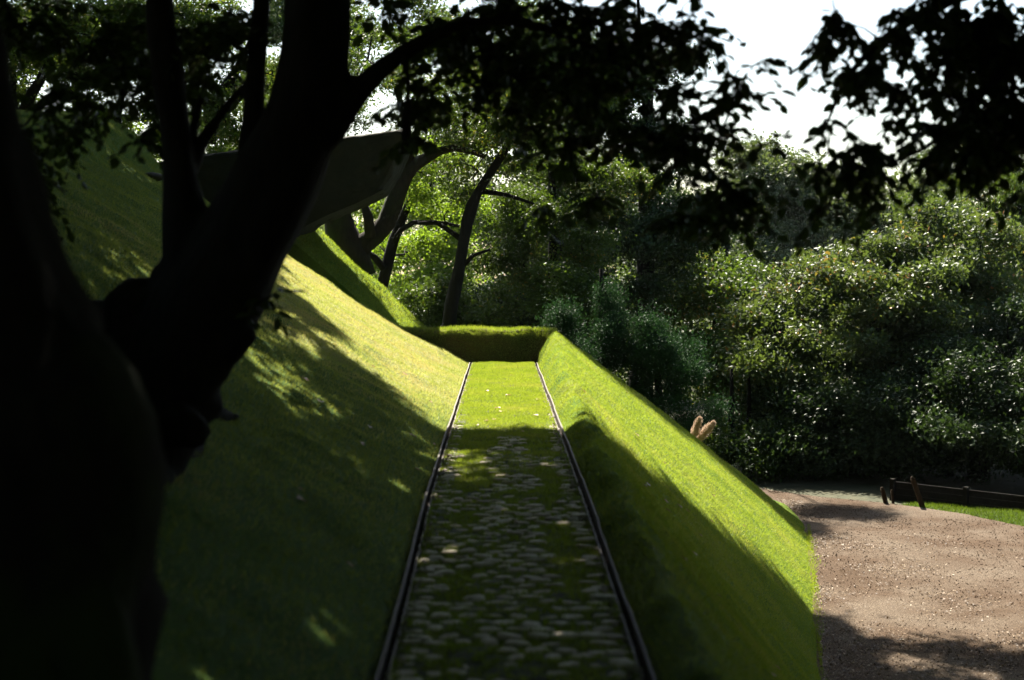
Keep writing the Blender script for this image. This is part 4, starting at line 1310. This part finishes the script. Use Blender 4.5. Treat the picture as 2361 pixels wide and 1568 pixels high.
mesh_np('leaves', v, [i + np.array([[0, 1, 2, 3]]), i + np.array([[3, 2, 4]])], M['leaf_blue'], root, tint=rng.random(2 * n_))

# ------------------------------------------------------------------ timber fence and stakes on the right
def gp(px, D): return np.array([P(px, 640, D)[0], D, 0.0])
fence = empty('timber_fence', gp(2150, 28.3), 'low dark board fence in deep shade behind the grass verge', 'fence')
fa, fb = np.array([7.55, 28.0, 0]), np.array([12.2, 23.4, 0])
dv = (fb - fa) / np.linalg.norm(fb - fa); ang = math.atan2(dv[1], dv[0])
mb = MB()
L_ = np.linalg.norm(fb - fa)
for k in range(3):
    for s in np.arange(0, L_, 1.55):
        ln = min(1.545, L_ - s)
        mb.box(fa + dv * (s + ln / 2) + [0, 0, .06 + k * .125], (ln, .03, .120), rotz(ang + rng.normal(0, .004)))
mb.build('boards', M['dark_timber'], fence, smooth=False)
nrm_ = np.array([dv[1], -dv[0], 0]); 
for s in np.arange(.02, L_, 1.55):
    mb = MB(); mb.box(fa + dv * s - nrm_ * -.062 + [0, 0, .20], (.09, .09, .46), rotz(ang), .95)
    mb.build('post', M['dark_timber'], fence, smooth=False)


def stake(px, py0, py1, px1, D, wpx, label):
    a = P(px1, py1, D); b = P(px, py0, D)
    mb = MB()
    ax = (b - a); ln = np.linalg.norm(ax); ax /= ln
    w_ = wpx * D / F
    rx_ = np.cross([0, 1, 0], ax); rx_ /= np.linalg.norm(rx_)
    Rm = np.stack([rx_, np.cross(ax, rx_), ax], 1)
    mb.box((a + b) / 2 - ax * .05, (w_, w_, ln + .1), Rm, .9)
    mb.box(b + ax * .02, (w_ * .8, w_ * .8, .05), Rm, .6)
    o = mb.build('wooden_stake', M['old_timber'], None, smooth=False)
    # origin at its foot
    o.data.transform(__import__('mathutils').Matrix.Translation((-a[0], -a[1], -a[2])))
    o.location = tuple(float(v) for v in a)
    bvm = o.modifiers.new('bevel', 'BEVEL'); bvm.width = .006
    return tag(o, label, 'stake', 'wooden stakes at the verge corner')


stake(2104, 1104, 1172, 2128, 27.0, 11, 'tall leaning orange brown stake, the one nearest the grass verge')
stake(2034, 1128, 1166, 2044, 27.4, 10, 'short thick grey stake at the corner of the gravel, leftmost of the stakes')
stake(2056, 1134, 1166, 2060, 27.4, 6, 'thin dark short stake standing between the thick grey stake and the tall leaning one')

# ------------------------------------------------------------------ fallen leaves
def leaf_obj(p, nr, size, lab, tint_v, group, first=[None]):
    n6 = 10
    th = np.linspace(0, 2 * np.pi, n6, endpoint=False)
    rr_ = (1 + .22 * np.cos(3 * th + rng.uniform(0, 6)) + rng.normal(0, .08, n6)) * size / 2
    pts = np.stack([rr_ * np.cos(th), rr_ * .72 * np.sin(th), .12 * size * np.abs(np.sin(th)) + rng.normal(0, .03, n6) * size], -1)
    v = np.vstack([pts, [[0, 0, 0]]])
    f = np.array([[k, (k + 1) % n6, n6] for k in range(n6)])
    o = mesh_np('fallen_leaf', v, f, M['fallen'], None, tint=np.full(n6, tint_v))
    o.location = tuple(float(x) for x in p + nr * .022)
    e = Vector(nr.tolist()).to_track_quat('Z', 'Y').to_euler()
    e.rotate_axis('Z', rng.uniform(0, 6.28))
    o.rotation_euler = e
    return tag(o, lab, 'leaf', group)


for k, (px, py) in enumerate([(1122, 975), (1140, 972), (1155, 953), (1235, 962), (1148, 945), (1170, 915), (1240, 925), (1180, 868), (1122, 905), (1192, 1210), (1205, 1000), (1100, 985), (1182, 1206)]):
    D = 6
    for D in np.arange(5, 25, .05):
        q = P(px, py, D)
        if q[2] <= ZP(D) + .01: break
    leaf_obj(q, np.array([0, 0, 1.]), rng.uniform(.05, .085), 'dry pale fallen leaf lying on the grassy cobbled path', rng.uniform(.3, 1), 'fallen leaves on the path')
npx = [(735, 930), (800, 880), (880, 905), (770, 800), (910, 790), (830, 1030), (950, 1010), (690, 1140), (990, 930), (930, 865), (850, 990), (1000, 1030), (740, 760), (860, 850), (700, 880), (800, 1310), (690, 1160), (960, 1090)]
for px, py in npx:
    q = on_left(px, py)
    if q is None: continue
    leaf_obj(q, np.array([.5, 0, .86]), rng.uniform(.05, .09), 'brown fallen leaf lying on the slope of the left bank', rng.uniform(0, .8), 'fallen leaves on the left bank')
idx = [(rng.integers(80, 180), rng.integers(14, 50)) for k in range(26)]
for a, b in idx:
    q = RB[a, b]
    leaf_obj(q, np.array([.6, 0, .8]), rng.uniform(.05, .08), 'small brown fallen leaf lying on the slope of the right bank', rng.uniform(0, .8), 'fallen leaves on the right bank')
# loose stones on the gravel
n_ = 8000
yy = 14.5 + 14.5 * rng.random(n_) ** 1.5
xx = toeX(yy) + (np.interp(yy, edge[::-1, 1], edge[::-1, 0]) - toeX(yy)) * rng.random(n_)
sz = rng.uniform(.006, .013, n_)[:, None, None]
oc = np.array([[1, 0, 0], [-1, 0, 0], [0, 1, 0], [0, -1, 0], [0, 0, .8], [0, 0, -.8]], float)
v = (oc[None] + rng.normal(0, .22, (n_, 6, 3))) * sz + np.stack([xx, yy, np.full(n_, .032)], -1)[:, None]
f8 = np.array([[0, 2, 4], [2, 1, 4], [1, 3, 4], [3, 0, 4], [2, 0, 5], [1, 2, 5], [3, 1, 5], [0, 3, 5]])
o = mesh_np('loose_stones', v.reshape(-1, 3), (np.arange(n_)[:, None, None] * 6 + f8[None]).reshape(-1, 3), M['gravel'])
tag(o, kind='stuff')
# ragged grass along the toe of the right bank
n_ = 9000
yy = rng.uniform(10, 25, n_); xx = toeX(yy) + rng.normal(-.01, .035, n_) * (1 + fbm(yy * 1.2, 2.0))
nn_ = np.tile([0.15, 0, 1.0], (n_, 1))
blades('grass', np.stack([xx, yy, np.full(n_, .02)], -1), nn_, .04, .009, M['blade'], None)
# leaf litter and grit on the gravel
n_ = 32000
yy = 14 + 16 * rng.random(n_) ** 1.6
xx = toeX(yy) + (np.interp(yy, edge[::-1, 1], edge[::-1, 0]) - toeX(yy)) * rng.random(n_) ** 1.5
dn = (fbm(xx * 1.3, yy * 1.3, 2.) + .1 + (18.5 - yy) * .12 + (toeX(yy) + 1.2 - xx) * .25 > rng.normal(0, .35, n_))
xx, yy = xx[dn], yy[dn]
c = np.stack([xx, yy, np.full(len(xx), .04)], -1)
ax = rand_unit(len(c)) * [1, 1, .25]; ax /= np.linalg.norm(ax, axis=1)[:, None]
L = rng.uniform(.015, .045, len(c))
v, f, p = leaf_verts(c, ax, rng.normal(0, .35, c.shape) + [0, 0, 1], L, L * .6)
o = mesh_np('leaf_litter', v, f, M['litter'], None, tint=rng.random(len(c))); tag(o, kind='stuff')


# ------------------------------------------------------------------ thin air
m = bpy.data.materials.new('haze'); m.use_nodes = True
n = m.node_tree; n.nodes.remove(n.nodes['Principled BSDF'])
pv_ = n.nodes.new('ShaderNodeVolumePrincipled')
pv_.inputs['Color'].default_value = (.84, .93, .95, 1); pv_.inputs['Density'].default_value = .0001; pv_.inputs['Anisotropy'].default_value = .3
n.links.new(pv_.outputs[0], n.nodes['Material Output'].inputs['Volume'])
mb = MB(); mb.box((0, 45, 13), (260, 220, 28))
o = mb.build('haze', m, None, smooth=False); tag(o, kind='stuff')
